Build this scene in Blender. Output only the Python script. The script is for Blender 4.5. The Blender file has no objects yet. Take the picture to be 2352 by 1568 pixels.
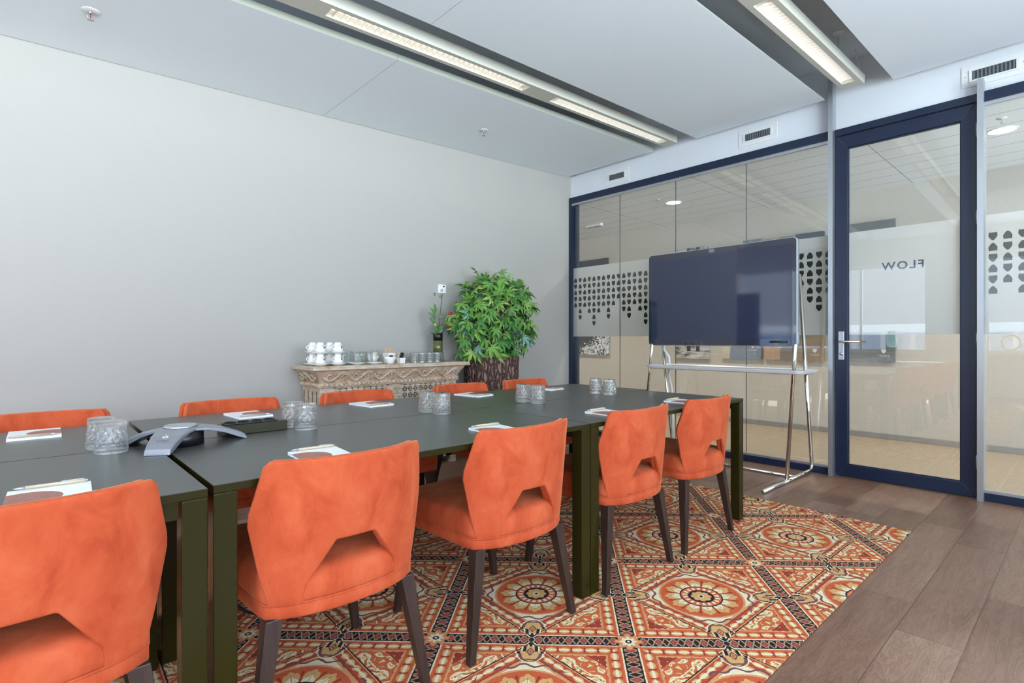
import bpy, math, random
from mathutils import Vector, Matrix
random.seed(7)
PI = math.pi
S = bpy.context.scene
COL = S.collection

# ------------------------------------------------------------------ helpers
class MB:
    """collects simple shapes; build() links them as one mesh object"""
    def __init__(s): s.v = []; s.f = []; s.sm = []
    def add(s, vs, fs, smooth=False):
        b = len(s.v); s.v += [tuple(v) for v in vs]
        s.f += [tuple(i + b for i in f) for f in fs]; s.sm += [smooth] * len(fs)
        return s
    def box(s, x0, x1, y0, y1, z0, z1):
        vs = [(x, y, z) for z in (z0, z1) for y in (y0, y1) for x in (x0, x1)]
        return s.add(vs, [(0, 2, 3, 1), (4, 5, 7, 6), (0, 1, 5, 4), (2, 6, 7, 3), (0, 4, 6, 2), (1, 3, 7, 5)])
    def hexa(s, bot, top):
        return s.add(list(bot) + list(top), [(3, 2, 1, 0), (4, 5, 6, 7), (0, 1, 5, 4), (1, 2, 6, 5), (2, 3, 7, 6), (3, 0, 4, 7)])
    def prism(s, pts, z0, z1, smooth=False):
        n = len(pts)
        vs = [(p[0], p[1], z0) for p in pts] + [(p[0], p[1], z1) for p in pts]
        return s.add(vs, [tuple(range(n - 1, -1, -1)), tuple(range(n, 2 * n))] + [(i, (i + 1) % n, n + (i + 1) % n, n + i) for i in range(n)], smooth)
    def rings(s, rs, smooth=True, cap0=True, cap1=True, closed=False):
        n = len(rs[0]); vs = [p for r in rs for p in r]; fs = []
        m = len(rs)
        for k in range(m if closed else m - 1):
            a = k * n; b = ((k + 1) % m) * n
            for i in range(n):
                j = (i + 1) % n; fs.append((a + i, a + j, b + j, b + i))
        if not closed:
            if cap0: fs.append(tuple(range(n - 1, -1, -1)))
            if cap1: fs.append(tuple((m - 1) * n + i for i in range(n)))
        return s.add(vs, fs, smooth)
    def lathe(s, prof, n=24, c=(0, 0, 0), smooth=True, rf=None):
        rs = []
        for (r, z) in prof:
            rs.append([(c[0] + (r + (rf(2 * PI * i / n, z) if rf else 0)) * math.cos(2 * PI * i / n),
                        c[1] + (r + (rf(2 * PI * i / n, z) if rf else 0)) * math.sin(2 * PI * i / n), c[2] + z) for i in range(n)])
        return s.rings(rs, smooth, prof[0][0] > 1e-5, prof[-1][0] > 1e-5)
    def tube(s, path, r, n=8, closed=False, smooth=True):
        P = [Vector(p) for p in path]; rs = []; m = len(P)
        up = Vector((0, 0, 1)); prev = None
        for i, p in enumerate(P):
            if closed: t = P[(i + 1) % m] - P[i - 1]
            else: t = P[min(i + 1, m - 1)] - P[max(i - 1, 0)]
            t = t.normalized() if t.length > 1e-9 else Vector((0, 0, 1))
            if prev is None:
                a = up if abs(t.z) < .9 else Vector((1, 0, 0))
                nn = (a - t * a.dot(t)).normalized()
            else:
                nn = prev - t * prev.dot(t)
                nn = nn.normalized() if nn.length > 1e-6 else t.orthogonal().normalized()
            prev = nn; bb = t.cross(nn)
            rr = r[i] if isinstance(r, (list, tuple)) else r
            rs.append([tuple(p + (nn * math.cos(2 * PI * k / n) + bb * math.sin(2 * PI * k / n)) * rr) for k in range(n)])
        return s.rings(rs, smooth, closed=closed)
    def ball(s, c, r, n=10, m=6, sz=1.0, half=False):
        prof = []
        for k in range(m + 1):
            a = (0 if half else -PI / 2) + (PI / 2 if half else PI) * k / m
            prof.append((max(r * math.cos(a), 0), r * math.sin(a) * sz))
        return s.lathe(prof, n, c)
    def xf(s, M, start=0):
        s.v[start:] = [tuple(M @ Vector(v)) for v in s.v[start:]]; return s
    def build(s, name, mat, parent=None, bevel=None, auto=None, loc=None):
        me = bpy.data.meshes.new(name); me.from_pydata(s.v, [], s.f); me.update()
        for p, q in zip(me.polygons, s.sm): p.use_smooth = q
        if mat: me.materials.append(mat)
        o = bpy.data.objects.new(name, me); COL.objects.link(o)
        if parent: o.parent = parent
        if loc: o.location = loc
        if bevel:
            m = o.modifiers.new('bevel', 'BEVEL'); m.width = bevel; m.segments = 2; m.limit_method = 'ANGLE'; m.angle_limit = .6
        return o
def tag(o, label=None, cat=None, group=None, kind=None):
    if label: o['label'] = label
    if cat: o['category'] = cat
    if group: o['group'] = group
    if kind: o['kind'] = kind
    return o
def empty(name, loc=(0, 0, 0), rz=0, label=None, cat=None, group=None, kind=None):
    o = bpy.data.objects.new(name, None); COL.objects.link(o)
    o.location = loc; o.rotation_euler = (0, 0, rz); o.empty_display_size = .1
    return tag(o, label, cat, group, kind)
def children(o): return [c for c in bpy.data.objects if c.parent == o]
def copy_tree(o, loc=None, rz=None, label=None, parent=None, group=None):
    c = o.copy(); COL.objects.link(c); c.parent = parent
    if loc is not None: c.location = loc
    if rz is not None: c.rotation_euler = (0, 0, rz)
    if label: c['label'] = label
    if group: c['group'] = group
    for ch in children(o): copy_tree(ch, parent=c)
    return c
def text_mesh(s, size, bold=0):
    """letters as a mesh in the xy plane, centred; returns (verts, faces)"""
    cu = bpy.data.curves.new('letters', 'FONT'); cu.body = s; cu.size = size; cu.align_x = 'CENTER'; cu.align_y = 'CENTER'
    cu.space_character = 1.25; cu.resolution_u = 4; cu.offset = bold
    ob = bpy.data.objects.new('letters', cu); COL.objects.link(ob)
    bpy.context.view_layer.update()
    dg = bpy.context.evaluated_depsgraph_get(); me = bpy.data.meshes.new_from_object(ob.evaluated_get(dg))
    vs = [tuple(v.co) for v in me.vertices]; fs = [tuple(p.vertices) for p in me.polygons]
    bpy.data.objects.remove(ob); bpy.data.meshes.remove(me)
    return vs, fs

# ------------------------------------------------------------------ materials
def srgb(r, g, b):
    f = lambda c: (c / 255) / 12.92 if c / 255 <= .04045 else ((c / 255 + .055) / 1.055) ** 2.4
    return (f(r), f(g), f(b), 1)
class NT:
    """tiny expression compiler on top of shader nodes"""
    def __init__(s, name):
        s.m = bpy.data.materials.new(name); s.m.use_nodes = True; s.t = s.m.node_tree
        s.b = s.t.nodes['Principled BSDF']; s.out = s.t.nodes['Material Output']
    def node(s, typ, **kw):
        n = s.t.nodes.new(typ)
        for k, v in kw.items(): setattr(n, k, v)
        return n
    def link(s, a, b): s.t.links.new(a, b)
    def put(s, sock, v):
        if isinstance(v, X): s.link(v.s, sock)
        elif hasattr(v, 'is_output'): s.link(v, sock)
        else: sock.default_value = v
    def math(s, op, *a, clamp=False):
        n = s.node('ShaderNodeMath', operation=op); n.use_clamp = clamp
        for i, v in enumerate(a): s.put(n.inputs[i], v)
        return X(s, n.outputs[0])
    def coord(s, kind='Object'):
        n = s.node('ShaderNodeTexCoord'); return n.outputs[kind]
    def sep(s, v):
        n = s.node('ShaderNodeSeparateXYZ'); s.put(n.inputs[0], v); return [X(s, o) for o in n.outputs]
    def comb(s, x, y, z=0.0):
        n = s.node('ShaderNodeCombineXYZ')
        for i, v in enumerate((x, y, z)): s.put(n.inputs[i], v)
        return n.outputs[0]
    def noise(s, vec=None, scale=5, detail=3, rough=.5, dist=0, col=False):
        n = s.node('ShaderNodeTexNoise')
        if vec is not None: s.put(n.inputs['Vector'], vec)
        n.inputs['Scale'].default_value = scale; n.inputs['Detail'].default_value = detail
        n.inputs['Roughness'].default_value = rough; n.inputs['Distortion'].default_value = dist
        return n.outputs['Color'] if col else X(s, n.outputs[0])
    def voronoi(s, vec, scale, feature='F1', rnd=1):
        n = s.node('ShaderNodeTexVoronoi', feature=feature); s.put(n.inputs['Vector'], vec)
        n.inputs['Scale'].default_value = scale; n.inputs['Randomness'].default_value = rnd
        return X(s, n.outputs[0])
    def white(s, vec):
        n = s.node('ShaderNodeTexWhiteNoise'); s.put(n.inputs['Vector'], vec); return X(s, n.outputs[0])
    def mix(s, f, a, b):
        n = s.node('ShaderNodeMix', data_type='RGBA'); s.put(n.inputs[0], f); s.put(n.inputs[6], a); s.put(n.inputs[7], b)
        return n.outputs[2]
    def ramp(s, f, stops):
        n = s.node('ShaderNodeValToRGB'); s.put(n.inputs[0], f); e = n.color_ramp.elements
        while len(e) < len(stops): e.new(.5)
        for el, (p, c) in zip(e, stops): el.position = p; el.color = c
        return n.outputs[0]
    def map(s, vec, scale=(1, 1, 1), loc=(0, 0, 0), rot=(0, 0, 0)):
        n = s.node('ShaderNodeMapping'); s.put(n.inputs[0], vec)
        n.inputs['Scale'].default_value = scale; n.inputs['Location'].default_value = loc; n.inputs['Rotation'].default_value = rot
        return n.outputs[0]
    def bump(s, h, strength=.3, dist=.01):
        n = s.node('ShaderNodeBump'); s.put(n.inputs['Height'], h); n.inputs['Strength'].default_value = strength; n.inputs['Distance'].default_value = dist
        s.link(n.outputs[0], s.b.inputs['Normal']); return s
    def set(s, **kw):
        names = dict(col='Base Color', rough='Roughness', metal='Metallic', spec='Specular IOR Level', trans='Transmission Weight', ior='IOR',
                     sheen='Sheen Weight', coat='Coat Weight', em='Emission Color', es='Emission Strength', alpha='Alpha', sub='Subsurface Weight')
        for k, v in kw.items(): s.put(s.b.inputs[names[k]], v)
        return s
class X:
    def __init__(s, nt, sock): s.n = nt; s.s = sock
    def __add__(a, b): return a.n.math('ADD', a, b)
    __radd__ = __add__
    def __sub__(a, b): return a.n.math('SUBTRACT', a, b)
    def __rsub__(a, b): return a.n.math('SUBTRACT', b, a)
    def __mul__(a, b): return a.n.math('MULTIPLY', a, b)
    __rmul__ = __mul__
    def __truediv__(a, b): return a.n.math('DIVIDE', a, b)
    def abs(a): return a.n.math('ABSOLUTE', a)
    def max(a, b): return a.n.math('MAXIMUM', a, b)
    def min(a, b): return a.n.math('MINIMUM', a, b)
    def floor(a): return a.n.math('FLOOR', a)
    def fract(a): return a.n.math('FRACT', a)
    def sin(a): return a.n.math('SINE', a)
    def cos(a): return a.n.math('COSINE', a)
    def sqrt(a): return a.n.math('SQRT', a)
    def pow(a, b): return a.n.math('POWER', a, b)
    def lt(a, b): return a.n.math('LESS_THAN', a, b)
    def gt(a, b): return a.n.math('GREATER_THAN', a, b)
    def atan2(a, b): return a.n.math('ARCTAN2', a, b)
    def inside(a, lo, hi): return a.gt(lo) * a.lt(hi)

def simple(name, c, rough=.5, metal=0, noise=.0, ns=8, bump=0, bs=60, **kw):
    n = NT(name); co = n.coord('Object')
    if noise:
        f = n.noise(co, ns, 4, .6)
        d = tuple(x * (1 - noise) for x in c[:3]) + (1,); l = tuple(min(1, x * (1 + noise)) for x in c[:3]) + (1,)
        n.set(col=n.ramp(f, [(.3, d), (.7, l)]))
    else: n.set(col=c)
    n.set(rough=rough, metal=metal, **kw)
    if bump: n.bump(n.noise(co, bs, 3), bump)
    return n.m

def glass_pane(name, ior, tint=(1, 1, 1, 1)):
    n = NT(name); lw = n.node('ShaderNodeLayerWeight'); lw.inputs[0].default_value = .5
    f0 = ((ior - 1) / (ior + 1)) ** 2; fr_ = X(n, lw.outputs['Facing']).pow(5) * (1 - f0) + f0
    tr = n.node('ShaderNodeBsdfTransparent'); tr.inputs[0].default_value = tint
    gl = n.node('ShaderNodeBsdfGlossy'); gl.inputs['Roughness'].default_value = 0
    mx = n.node('ShaderNodeMixShader'); n.put(mx.inputs[0], fr_); n.link(tr.outputs[0], mx.inputs[1]); n.link(gl.outputs[0], mx.inputs[2])
    n.link(mx.outputs[0], n.out.inputs[0]); return n.m
def lamp_mat(name, c, strength):
    n = NT(name); n.set(col=(0, 0, 0, 1), em=c, es=strength); return n.m

M = {}
# plaster of the long wall: woven vinyl wallcovering
n = NT('wallcovering'); co = n.coord()
w = n.noise(n.map(co, (60, 60, 900)), 1, 2); w2 = n.noise(n.map(co, (700, 700, 40)), 1, 2)
n.set(col=n.mix(w * .5 + w2 * .5, srgb(166, 163, 157), srgb(176, 173, 167)), rough=.75, spec=.3).bump(w, .08, .002); M['wall'] = n.m
M['white_wall'] = simple('white_paint', srgb(218, 222, 226), .6)
M['slab'] = simple('ceiling_slab_paint', srgb(236, 240, 242), .8)
n = NT('acoustic_panel'); co = n.coord()
v = n.voronoi(n.map(co, (1, 1, 1)), 90, rnd=.1)
n.set(col=n.mix(v.lt(.12), srgb(234, 243, 248), srgb(224, 234, 241)), rough=.7); M['panel'] = n.m
M['panel_edge'] = simple('panel_edge_shade', srgb(158, 162, 148), .6)  # edge coloured darker to offset window light on the side faces
M['navy'] = simple('dark_blue_aluminium', srgb(24, 37, 62), .32, .0, .12, 3, spec=.5)
M['alu'] = simple('satin_aluminium', srgb(190, 195, 200), .35, .85)
M['chrome'] = simple('polished_chrome', srgb(225, 222, 212), .06, 1)
M['black'] = simple('black_plastic', srgb(18, 18, 20), .35)
M['rubber'] = simple('black_rubber', srgb(22, 22, 24), .6)
M['white_pl'] = simple('white_plastic', srgb(235, 236, 236), .35)
M['white_metal'] = simple('white_powder_coat', srgb(222, 224, 222), .4)
M['china'] = simple('white_china', srgb(242, 241, 237), .15, coat=.5)
M['pane'] = glass_pane('window_glass', 1.7, (.97, .985, .98, 1))
M['outer_pane'] = glass_pane('outer_window_glass', 1.3)
M['shield'] = simple('dark_film', srgb(24, 26, 26), .25, spec=.8)
# frosted film
n = NT('frosted_film'); td = n.node('ShaderNodeBsdfTranslucent'); td.inputs[0].default_value = srgb(236, 234, 230)
df = n.node('ShaderNodeBsdfDiffuse'); df.inputs[0].default_value = srgb(226, 224, 222)
mx = n.node('ShaderNodeMixShader'); mx.inputs[0].default_value = .62; n.link(td.outputs[0], mx.inputs[1]); n.link(df.outputs[0], mx.inputs[2]); n.link(mx.outputs[0], n.out.inputs[0]); M['film'] = n.m
# velvet
n = NT('orange_velvet'); co = n.coord()
f = n.noise(n.map(co, (1, 1, .6)), 11, 6, .65, .5); g = n.noise(co, 420, 2)
n.set(col=n.ramp(f, [(.33, srgb(170, 68, 38)), (.5, srgb(188, 82, 48)), (.7, srgb(200, 98, 62))]), rough=.85, sheen=.5, spec=.15)
n.b.inputs['Sheen Roughness'].default_value = .35; n.b.inputs['Sheen Tint'].default_value = srgb(255, 170, 120)
n.bump(g, .12, .002); M['velvet'] = n.m
# dark wood legs
n = NT('dark_stained_wood'); co = n.coord(); f = n.noise(n.map(co, (60, 60, 5)), 1, 4)
n.set(col=n.ramp(f, [(.3, srgb(40, 27, 22)), (.7, srgb(62, 44, 36))]), rough=.38); M['leg'] = n.m
# table
n = NT('dark_laminate'); co = n.coord(); sp = n.voronoi(co, 60)
n.set(col=n.mix(sp.lt(.035), srgb(72, 72, 68), srgb(165, 165, 160)), rough=.33, spec=.55).bump(n.noise(co, 900, 1), .05, .001); M['top'] = n.m
M['tmetal'] = simple('black_lacquered_steel', srgb(40, 36, 8), .26, spec=.25)
# floor planks
n = NT('oak_plank_floor'); x, y, z = n.sep(n.coord('Object'))
row = ((y - .322) / .2).floor()
off = n.white(n.comb(row, 3.7)) * 1.27
# plank ends seen in the photograph for the rows beside the rug
off = off * (1 - row.inside(-.5, .5)) * (1 - row.inside(.5, 1.5)) * (1 - row.inside(-1.5, -.5)) + row.inside(-.5, .5) * 1.177 + row.inside(.5, 1.5) * .195 + row.inside(-1.5, -.5) * .495
xi = (x - off) / 1.27; pl = xi.floor(); fx = xi.fract(); fy = ((y - .322) / .2).fract()
rnd = n.white(n.comb(row, pl, 1.3))
gv = n.comb(x * 1.5 + rnd * 40, y * 13 + rnd * 9, rnd * 5)
gr0 = n.noise(gv, 1.6, 6, .62, 1.0); gr = gr0 * .62 + ((gr0 * 70).sin() * .5 + .5) * .19 + .09; fine = n.noise(n.comb(x * 12, y * 260, rnd), 1, 3)
colr = n.ramp(gr * .8 + fine * .2, [(.25, srgb(110, 79, 62)), (.5, srgb(144, 110, 90)), (.78, srgb(172, 139, 117))])
tone = n.mix(rnd, srgb(206, 194, 184), (1, 1, 1, 1))
mm = n.node('ShaderNodeMix', data_type='RGBA', blend_type='MULTIPLY'); mm.inputs[0].default_value = 1; n.put(mm.inputs[6], colr); n.put(mm.inputs[7], tone)
ex = (fx - .5).abs() * -1 + .5; ey = (fy - .5).abs() * -1 + .5
edge = n.math('MINIMUM', ex * 1.27, ey * .2)
seam = edge.lt(.0013)
n.set(col=n.mix(seam, mm.outputs[2], srgb(88, 62, 48)), rough=fine * .15 + .33, spec=.5)
n.bump(n.math('SMOOTH_MIN', edge, .012, .006) * 60 + fine * .25, .35, .003); M['floor'] = n.m
# carpet outside
n = NT('beige_carpet_tiles'); co = n.coord(); f = n.noise(co, 130, 4, .8); x, y, z = n.sep(co)
sx = ((x / .5).fract() - .5).abs(); sy = ((y / .5).fract() - .5).abs()
n.set(col=n.mix(sx.max(sy).gt(.496), n.ramp(f, [(.3, srgb(146, 126, 104)), (.7, srgb(196, 176, 150))]), srgb(190, 170, 145)), rough=.95).bump(f, .4, .01); M['carpet'] = n.m
M['beige'] = simple('beige_wallcovering', srgb(203, 196, 184), .7, noise=.03, ns=30)
# corridor metal ceiling tiles, long in y, 0.3 wide
n = NT('metal_ceiling_tiles'); x, y, z = n.sep(n.coord())
ln = ((x / .3 + .1).fract() - .5).abs().gt(.486); l2 = (((y + x.n.math('FLOOR', x / .3 + .1) * 0) / 1.5 + .1).fract() - .5).abs().gt(.4975)
n.set(col=n.mix(ln.max(l2), srgb(224, 228, 230), srgb(130, 133, 135)), rough=.5); M['tiles'] = n.m
# rug ---------------------------------------------------------------
n = NT('woven_rug'); co = n.coord('Object'); wob = n.sep(n.noise(co, 160, 2, col=True))
x0, y0, _z = n.sep(co)
x0 = x0 + (wob[0] - .5) * .006 - 2.147; y0 = y0 + (wob[1] - .5) * .006 - 1.628
a, b, c, d = .500, -.491, .528, .480; det = a * d - b * c
p = (x0 * d - y0 * c) / det; q = (y0 * a - x0 * b) / det
x = p.fract() - .5; y = q.fract() - .5
ax = x.abs(); ay = y.abs(); m = ax.max(ay); mn = ax.min(ay); s = ax + ay
RED = srgb(212, 102, 66); GOLD = srgb(220, 176, 112); CREAM = srgb(242, 228, 188); NAVY = srgb(46, 44, 52); DRED = srgb(164, 68, 52); MAUVE = srgb(128, 84, 84); TAN = srgb(222, 160, 108); ORG = srgb(220, 112, 70)
# scrolling acanthus between the diamond and the border
sv = n.noise(n.comb(m, mn), 11, 1.2, .5, 1.6) * 24
sw = sv.sin()
col = n.mix(sw.gt(-.05), RED, GOLD); col = n.mix(sw.gt(.72), col, CREAM); col = n.mix(sw.inside(-.3, -.05), col, DRED); col = n.mix(sw.lt(-.85), col, ORG)
tri = s.gt(.665); col = n.mix(tri, col, n.mix(sw.gt(.2), DRED, CREAM)); col = n.mix(s.inside(.65, .665), col, DRED)
col = n.mix(m.gt(.372), col, TAN)
# border leaves
st = m.gt(.382); f = (mn * 15).fract(); w = ((m - .416) / .03).abs()
leaf = w.lt(f.sqrt() * (1 - f.pow(4)) * 1.0); leafc = w.lt(f.sqrt() * (1 - f.pow(4)) * .45)
bc = n.mix(leaf, RED, GOLD); bc = n.mix(leafc, bc, CREAM); bc = n.mix(f.lt(.14) * w.lt(.75), bc, DRED)
col = n.mix(st, col, bc)
col = n.mix(m.gt(.447), col, ORG); col = n.mix(m.gt(.453), col, CREAM)
# guard band
w = (.5 - m) / .039; t = (mn * 13).fract(); tw = ((t - .5).abs() * 2 - .5).abs() * 2
g1 = (tw - w).abs().lt(.22) ; g2 = (w + (t - .5).abs() * 3).lt(.75); g3 = (w + (t - .5).abs() * 3).lt(.4)
bc = n.mix(g1, NAVY, srgb(196, 150, 108)); bc = n.mix(g2, bc, MAUVE); bc = n.mix(g3, bc, srgb(206, 82, 66)); bc = n.mix(w.gt(.82), bc, NAVY)
col = n.mix(m.gt(.461), col, bc)
# diamond
ddm = s.lt(.474); along = ((ax - ay).abs() * 11).fract(); w = ((s - .418) / .04).abs()
lf = w.lt(along.sqrt() * (1 - along.pow(4))); lc = w.lt(along.sqrt() * (1 - along.pow(4)) * .5)
dc = n.mix(lf, srgb(192, 84, 60), GOLD); dc = n.mix(lc, dc, CREAM); dc = n.mix(s.gt(.464), dc, NAVY); dc = n.mix(s.inside(.455, .464), dc, TAN)
dc = n.mix(s.lt(.378), dc, DRED); dc = n.mix(s.lt(.366), dc, TAN); dc = n.mix(s.lt(.345), dc, CREAM)
r = (x * x + y * y).sqrt(); th = y.atan2(x)
sq = (r - .285 - ((m - .29) * 0) - (th * 16).sin() * .012).abs().lt(.007) * m.gt(.235)
dc = n.mix(sq, dc, MAUVE)
dc = n.mix(r.lt(.252), dc, TAN); dc = n.mix(r.lt(.24), dc, RED)
lob = (th * 6).cos().abs(); fr_ = (th * 18).cos().abs()
pet = (r - .12).lt(lob.sqrt() * .085 + fr_ * .014); dc = n.mix(pet, dc, GOLD)
dc = n.mix((r - .12).lt(lob * .055 + fr_ * .012 - .01), dc, CREAM); dc = n.mix(lob.lt(.2) * r.lt(.21), dc, DRED); dc = n.mix((th * 12).sin().abs().lt(.1) * (r - .12).lt(.07), dc, srgb(176, 84, 60))
dc = n.mix(r.lt(.127), dc, NAVY); dc = n.mix(r.lt(.118), dc, ORG); dc = n.mix(((th * 18).sin().gt(0)) * r.inside(.082, .108), dc, CREAM)
dc = n.mix(r.lt(.077), dc, NAVY); dc = n.mix(r.lt((th * 4).cos().abs() * .012 + .05), dc, GOLD); dc = n.mix(r.lt(.018), dc, CREAM); dc = n.mix(r.lt(.011), dc, NAVY)
col = n.mix(ddm, col, dc)
# palmettes on the middle of each side
aa = (.5 - m); jag = ((aa - .02) * 24).fract() * .028
h = ((aa - .022) / .098 * .074 + .006 - jag * aa.gt(.045)) * aa.inside(.022, .12) + (1.0 - ((aa - .12) / .07) * ((aa - .12) / .07)).max(0.0).sqrt() * .06 * aa.inside(.1199, .19)
inn = aa.inside(.02, .192)
col = n.mix(mn.lt(h + .008) * inn, col, CREAM); col = n.mix(mn.lt(h) * inn, col, NAVY)
col = n.mix(aa.gt(.125) * mn.lt(h) * inn, col, MAUVE)
col = n.mix(mn.lt(h - .017) * aa.inside(.05, .186), col, GOLD); col = n.mix(aa.inside(.165, .176) * mn.lt(.03), col, MAUVE)
core = (mn * 1.6 + (aa - .105).abs()); col = n.mix(core.lt(.036), col, MAUVE); col = n.mix(core.lt(.022), col, TAN); col = n.mix(core.lt(.01), col, srgb(180, 70, 60))
# rosettes on the crossings
cx = .5 - ax; cy = .5 - ay; rr = (cx * cx + cy * cy).sqrt(); tc = cy.atan2(cx)
fl = (tc * 4).cos().abs() * .03 + .04
col = n.mix(rr.lt(fl + .006), col, ORG); col = n.mix(rr.lt(fl), col, TAN); col = n.mix(rr.lt(fl * .62), col, CREAM); col = n.mix(rr.lt(.017), col, NAVY); col = n.mix(rr.lt(.007), col, CREAM)
pile = n.noise(co, 420, 2, .7)
mm = n.node('ShaderNodeMix', data_type='RGBA', blend_type='MULTIPLY'); mm.inputs[0].default_value = 1; n.put(mm.inputs[6], col); n.put(mm.inputs[7], n.ramp(pile, [(.25, (.62, .62, .62, 1)), (.6, (1, 1, 1, 1))]))
n.set(col=mm.outputs[2], rough=.95, spec=.1).bump(pile, .35, .004); M['rug'] = n.m

# ------------------------------------------------------------------ setting
XG = 4.88
def SOFF(x): return 2.8652 + .0357 * x          # the hung ceiling rises a little towards the glass
def struct(name, mb, mat, parent=None, **k):
    o = mb.build(name, mat, parent, **k)
    if parent is None: o['kind'] = 'structure'
    return o
XB, YR, YX = -4.0, -2.5, 6.6
struct('floor', MB().box(XB - .2, XG, YR - .2, YX + .2, -.1, 0), M['floor'])
struct('ceiling', MB().box(XB - .2, XG + .1, YR - .2, YX + .2, 3.32, 3.42), M['slab'])
struct('wall_left', MB().box(-.3, XG + .1, 4.29, 4.44, 0, 3.32).box(-.3, -.15, 4.44, YX, 0, 3.32), M['wall'])
struct('wall_front', MB().box(XG, XG + .12, YR, 4.29, 2.79, 3.32).box(XG, XG + .12, YR - .2, -.9, 0, 2.79), M['white_wall'])
def windowed_wall(name, axis, c, t, a0, a1, wins, z0, z1, mat):
    mb = MB(); e = a0
    def bx(p, q, zz0, zz1):
        if axis == 'x': mb.box(min(c, c + t), max(c, c + t), p, q, zz0, zz1)
        else: mb.box(p, q, min(c, c + t), max(c, c + t), zz0, zz1)
    for (w0, w1) in wins: bx(e, w0, 0, 3.32); bx(w0, w1, 0, z0); bx(w0, w1, z1, 3.32); e = w1
    bx(e, a1, 0, 3.32)
    return struct(name, mb, mat)
WZ0, WZ1 = .84, 2.72
windowed_wall('wall_back', 'x', XB, -.25, YR, YX, [(-2.2, 1.5), (2.4, 6.0)], WZ0, WZ1, M['beige'])
windowed_wall('wall_right', 'y', YR, -.25, XB, XG, [(-3.6, -.2), (.2, 3.6)], WZ0, WZ1, M['white_wall'])
struct('wall_recess', MB().box(XB, -.3, YX, YX + .15, 0, 3.32), M['white_wall'])
def outer_window(name, axis, c, a0, a1, n):
    r = empty(name, (0, 0, 0)); r['kind'] = 'structure'
    f = MB(); g = MB(); s = MB()
    def bx(mb, p, q, d0, d1, z0, z1):
        if axis == 'x': mb.box(c - d1, c - d0, p, q, z0, z1)
        else: mb.box(p, q, c - d1, c - d0, z0, z1)
    bx(f, a0, a1, .14, .2, WZ0, WZ0 + .05); bx(f, a0, a1, .14, .2, WZ1 - .05, WZ1)
    for i in range(n + 1):
        p = a0 + (a1 - a0 - .05) * i / n; bx(f, p, p + .05, .14, .2, WZ0 + .05, WZ1 - .05)
    bx(g, a0, a1, .165, .172, WZ0 + .05, WZ1 - .05)
    bx(s, a0 - .02, a1 + .02, -.06, .14, WZ0 - .03, WZ0)
    f.build('window_frame', M['white_metal'], r); g.build('window_pane', M['outer_pane'], r); s.build('window_sill', M['white_metal'], r)
outer_window('window_3', 'x', XB, 2.4, 6.0, 3); outer_window('window_4', 'x', XB, -2.2, 1.5, 3)
outer_window('added_window_5', 'y', YR, -3.6, -.2, 3); outer_window('added_window_6', 'y', YR, .2, 3.6, 3)  # windows towards -y are added, unseen, to light the chair backs
# corridor behind the glass; its -y end is left open to brighten it
struct('corridor_floor', MB().box(XG, 7.06, -4.6, 9.2, -.1, -.002), M['carpet'])
struct('corridor_wall', MB().box(7.06, 7.2, -4.6, 9.2, 0, 2.9), M['beige'])
struct('corridor_wall', MB().box(XG + .1, 7.06, 9.05, 9.2, 0, 2.9).box(XG, XG + .12, 4.44, 9.2, 0, 2.9), M['white_wall'])
struct('corridor_wall', MB().box(XG, XG + .12, -4.6, YR - .2, 0, 2.9), M['white_wall'])
struct('corridor_ceiling', MB().box(XG + .12, 7.06, -4.6, 9.2, 2.78, 2.9), M['tiles'])
struct('baseboard_corridor', MB().box(7.045, 7.06, -4.6, 9.05, 0, .057), M['alu'])

# ------------------------------------------------------------------ glass wall and door
def shield_pts(w, h, flip):
    pts = []
    for i in range(13):
        xx = -1 + i / 6
        pts.append((w / 2 * xx, h * .04 - h * .54 * (1 - abs(xx) ** 1.75)))
    pts = [(-w * .48, h * .25)] + pts + [(w * .48, h * .25), (w * .43, h * .5), (w * .2, h * .44), (0, h * .47), (-w * .2, h * .44), (-w * .43, h * .5)]
    return [(p[0], -p[1]) if flip else p for p in pts]
def shields(cols, x):
    mb = MB()
    for (y, cnt, start) in cols:
        for k in range(cnt):
            z = 1.803 - .0735 * k; pts = shield_pts(.047, .056, (start + k) % 2 == 0)
            n_ = len(pts); vs = [(x, y + p_[0], z + p_[1]) for p_ in pts] + [(x - .0008, y + p_[0], z + p_[1]) for p_ in pts]
            mb.add(vs, [tuple(range(n_)), tuple(range(2 * n_ - 1, n_ - 1, -1))])
    return mb
def glass_wall(name, y0, y1, seams, cols):
    r = empty(name); r['kind'] = 'structure'
    fr = MB().box(4.84, 4.92, y0, y1, 2.72, 2.79).box(4.84, 4.92, y0, y1, 0, .055)
    if y1 > 4: fr.box(4.84, 4.92, y1 - .035, y1, .055, 2.72).box(4.895, 4.93, y1 - .09, y1 - .035, .055, 2.72)
    fr.build('frame', M['navy'], r)
    MB().box(4.85, 4.873, y0, y1 - (.035 if y1 > 4 else 0), 2.695, 2.72).box(4.85, 4.873, y0, y1 - (.035 if y1 > 4 else 0), .055, .072).build('glazing_bead', M['alu'], r)
    e = y1 - (.035 if y1 > 4 else 0)
    for sm in list(seams) + [y0]:
        MB().box(4.876, 4.886, sm + .003, e - .003, .056, 2.719).build('pane', M['pane'], r); e = sm
    if seams:
        mb = MB()
        for sm in seams: mb.box(4.877, 4.885, sm - .0022, sm + .0022, .056, 2.719)
        mb.build('silicone_joint', simple('grey_joint', srgb(78, 84, 84), .5), r)
    MB().box(4.888, 4.8885, y0, y1, 1.136, 1.952).build('frosted_film', M['film'], r)
    shields(cols, 4.8878).build('shield_pattern', M['shield'], r)
    return r
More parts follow.
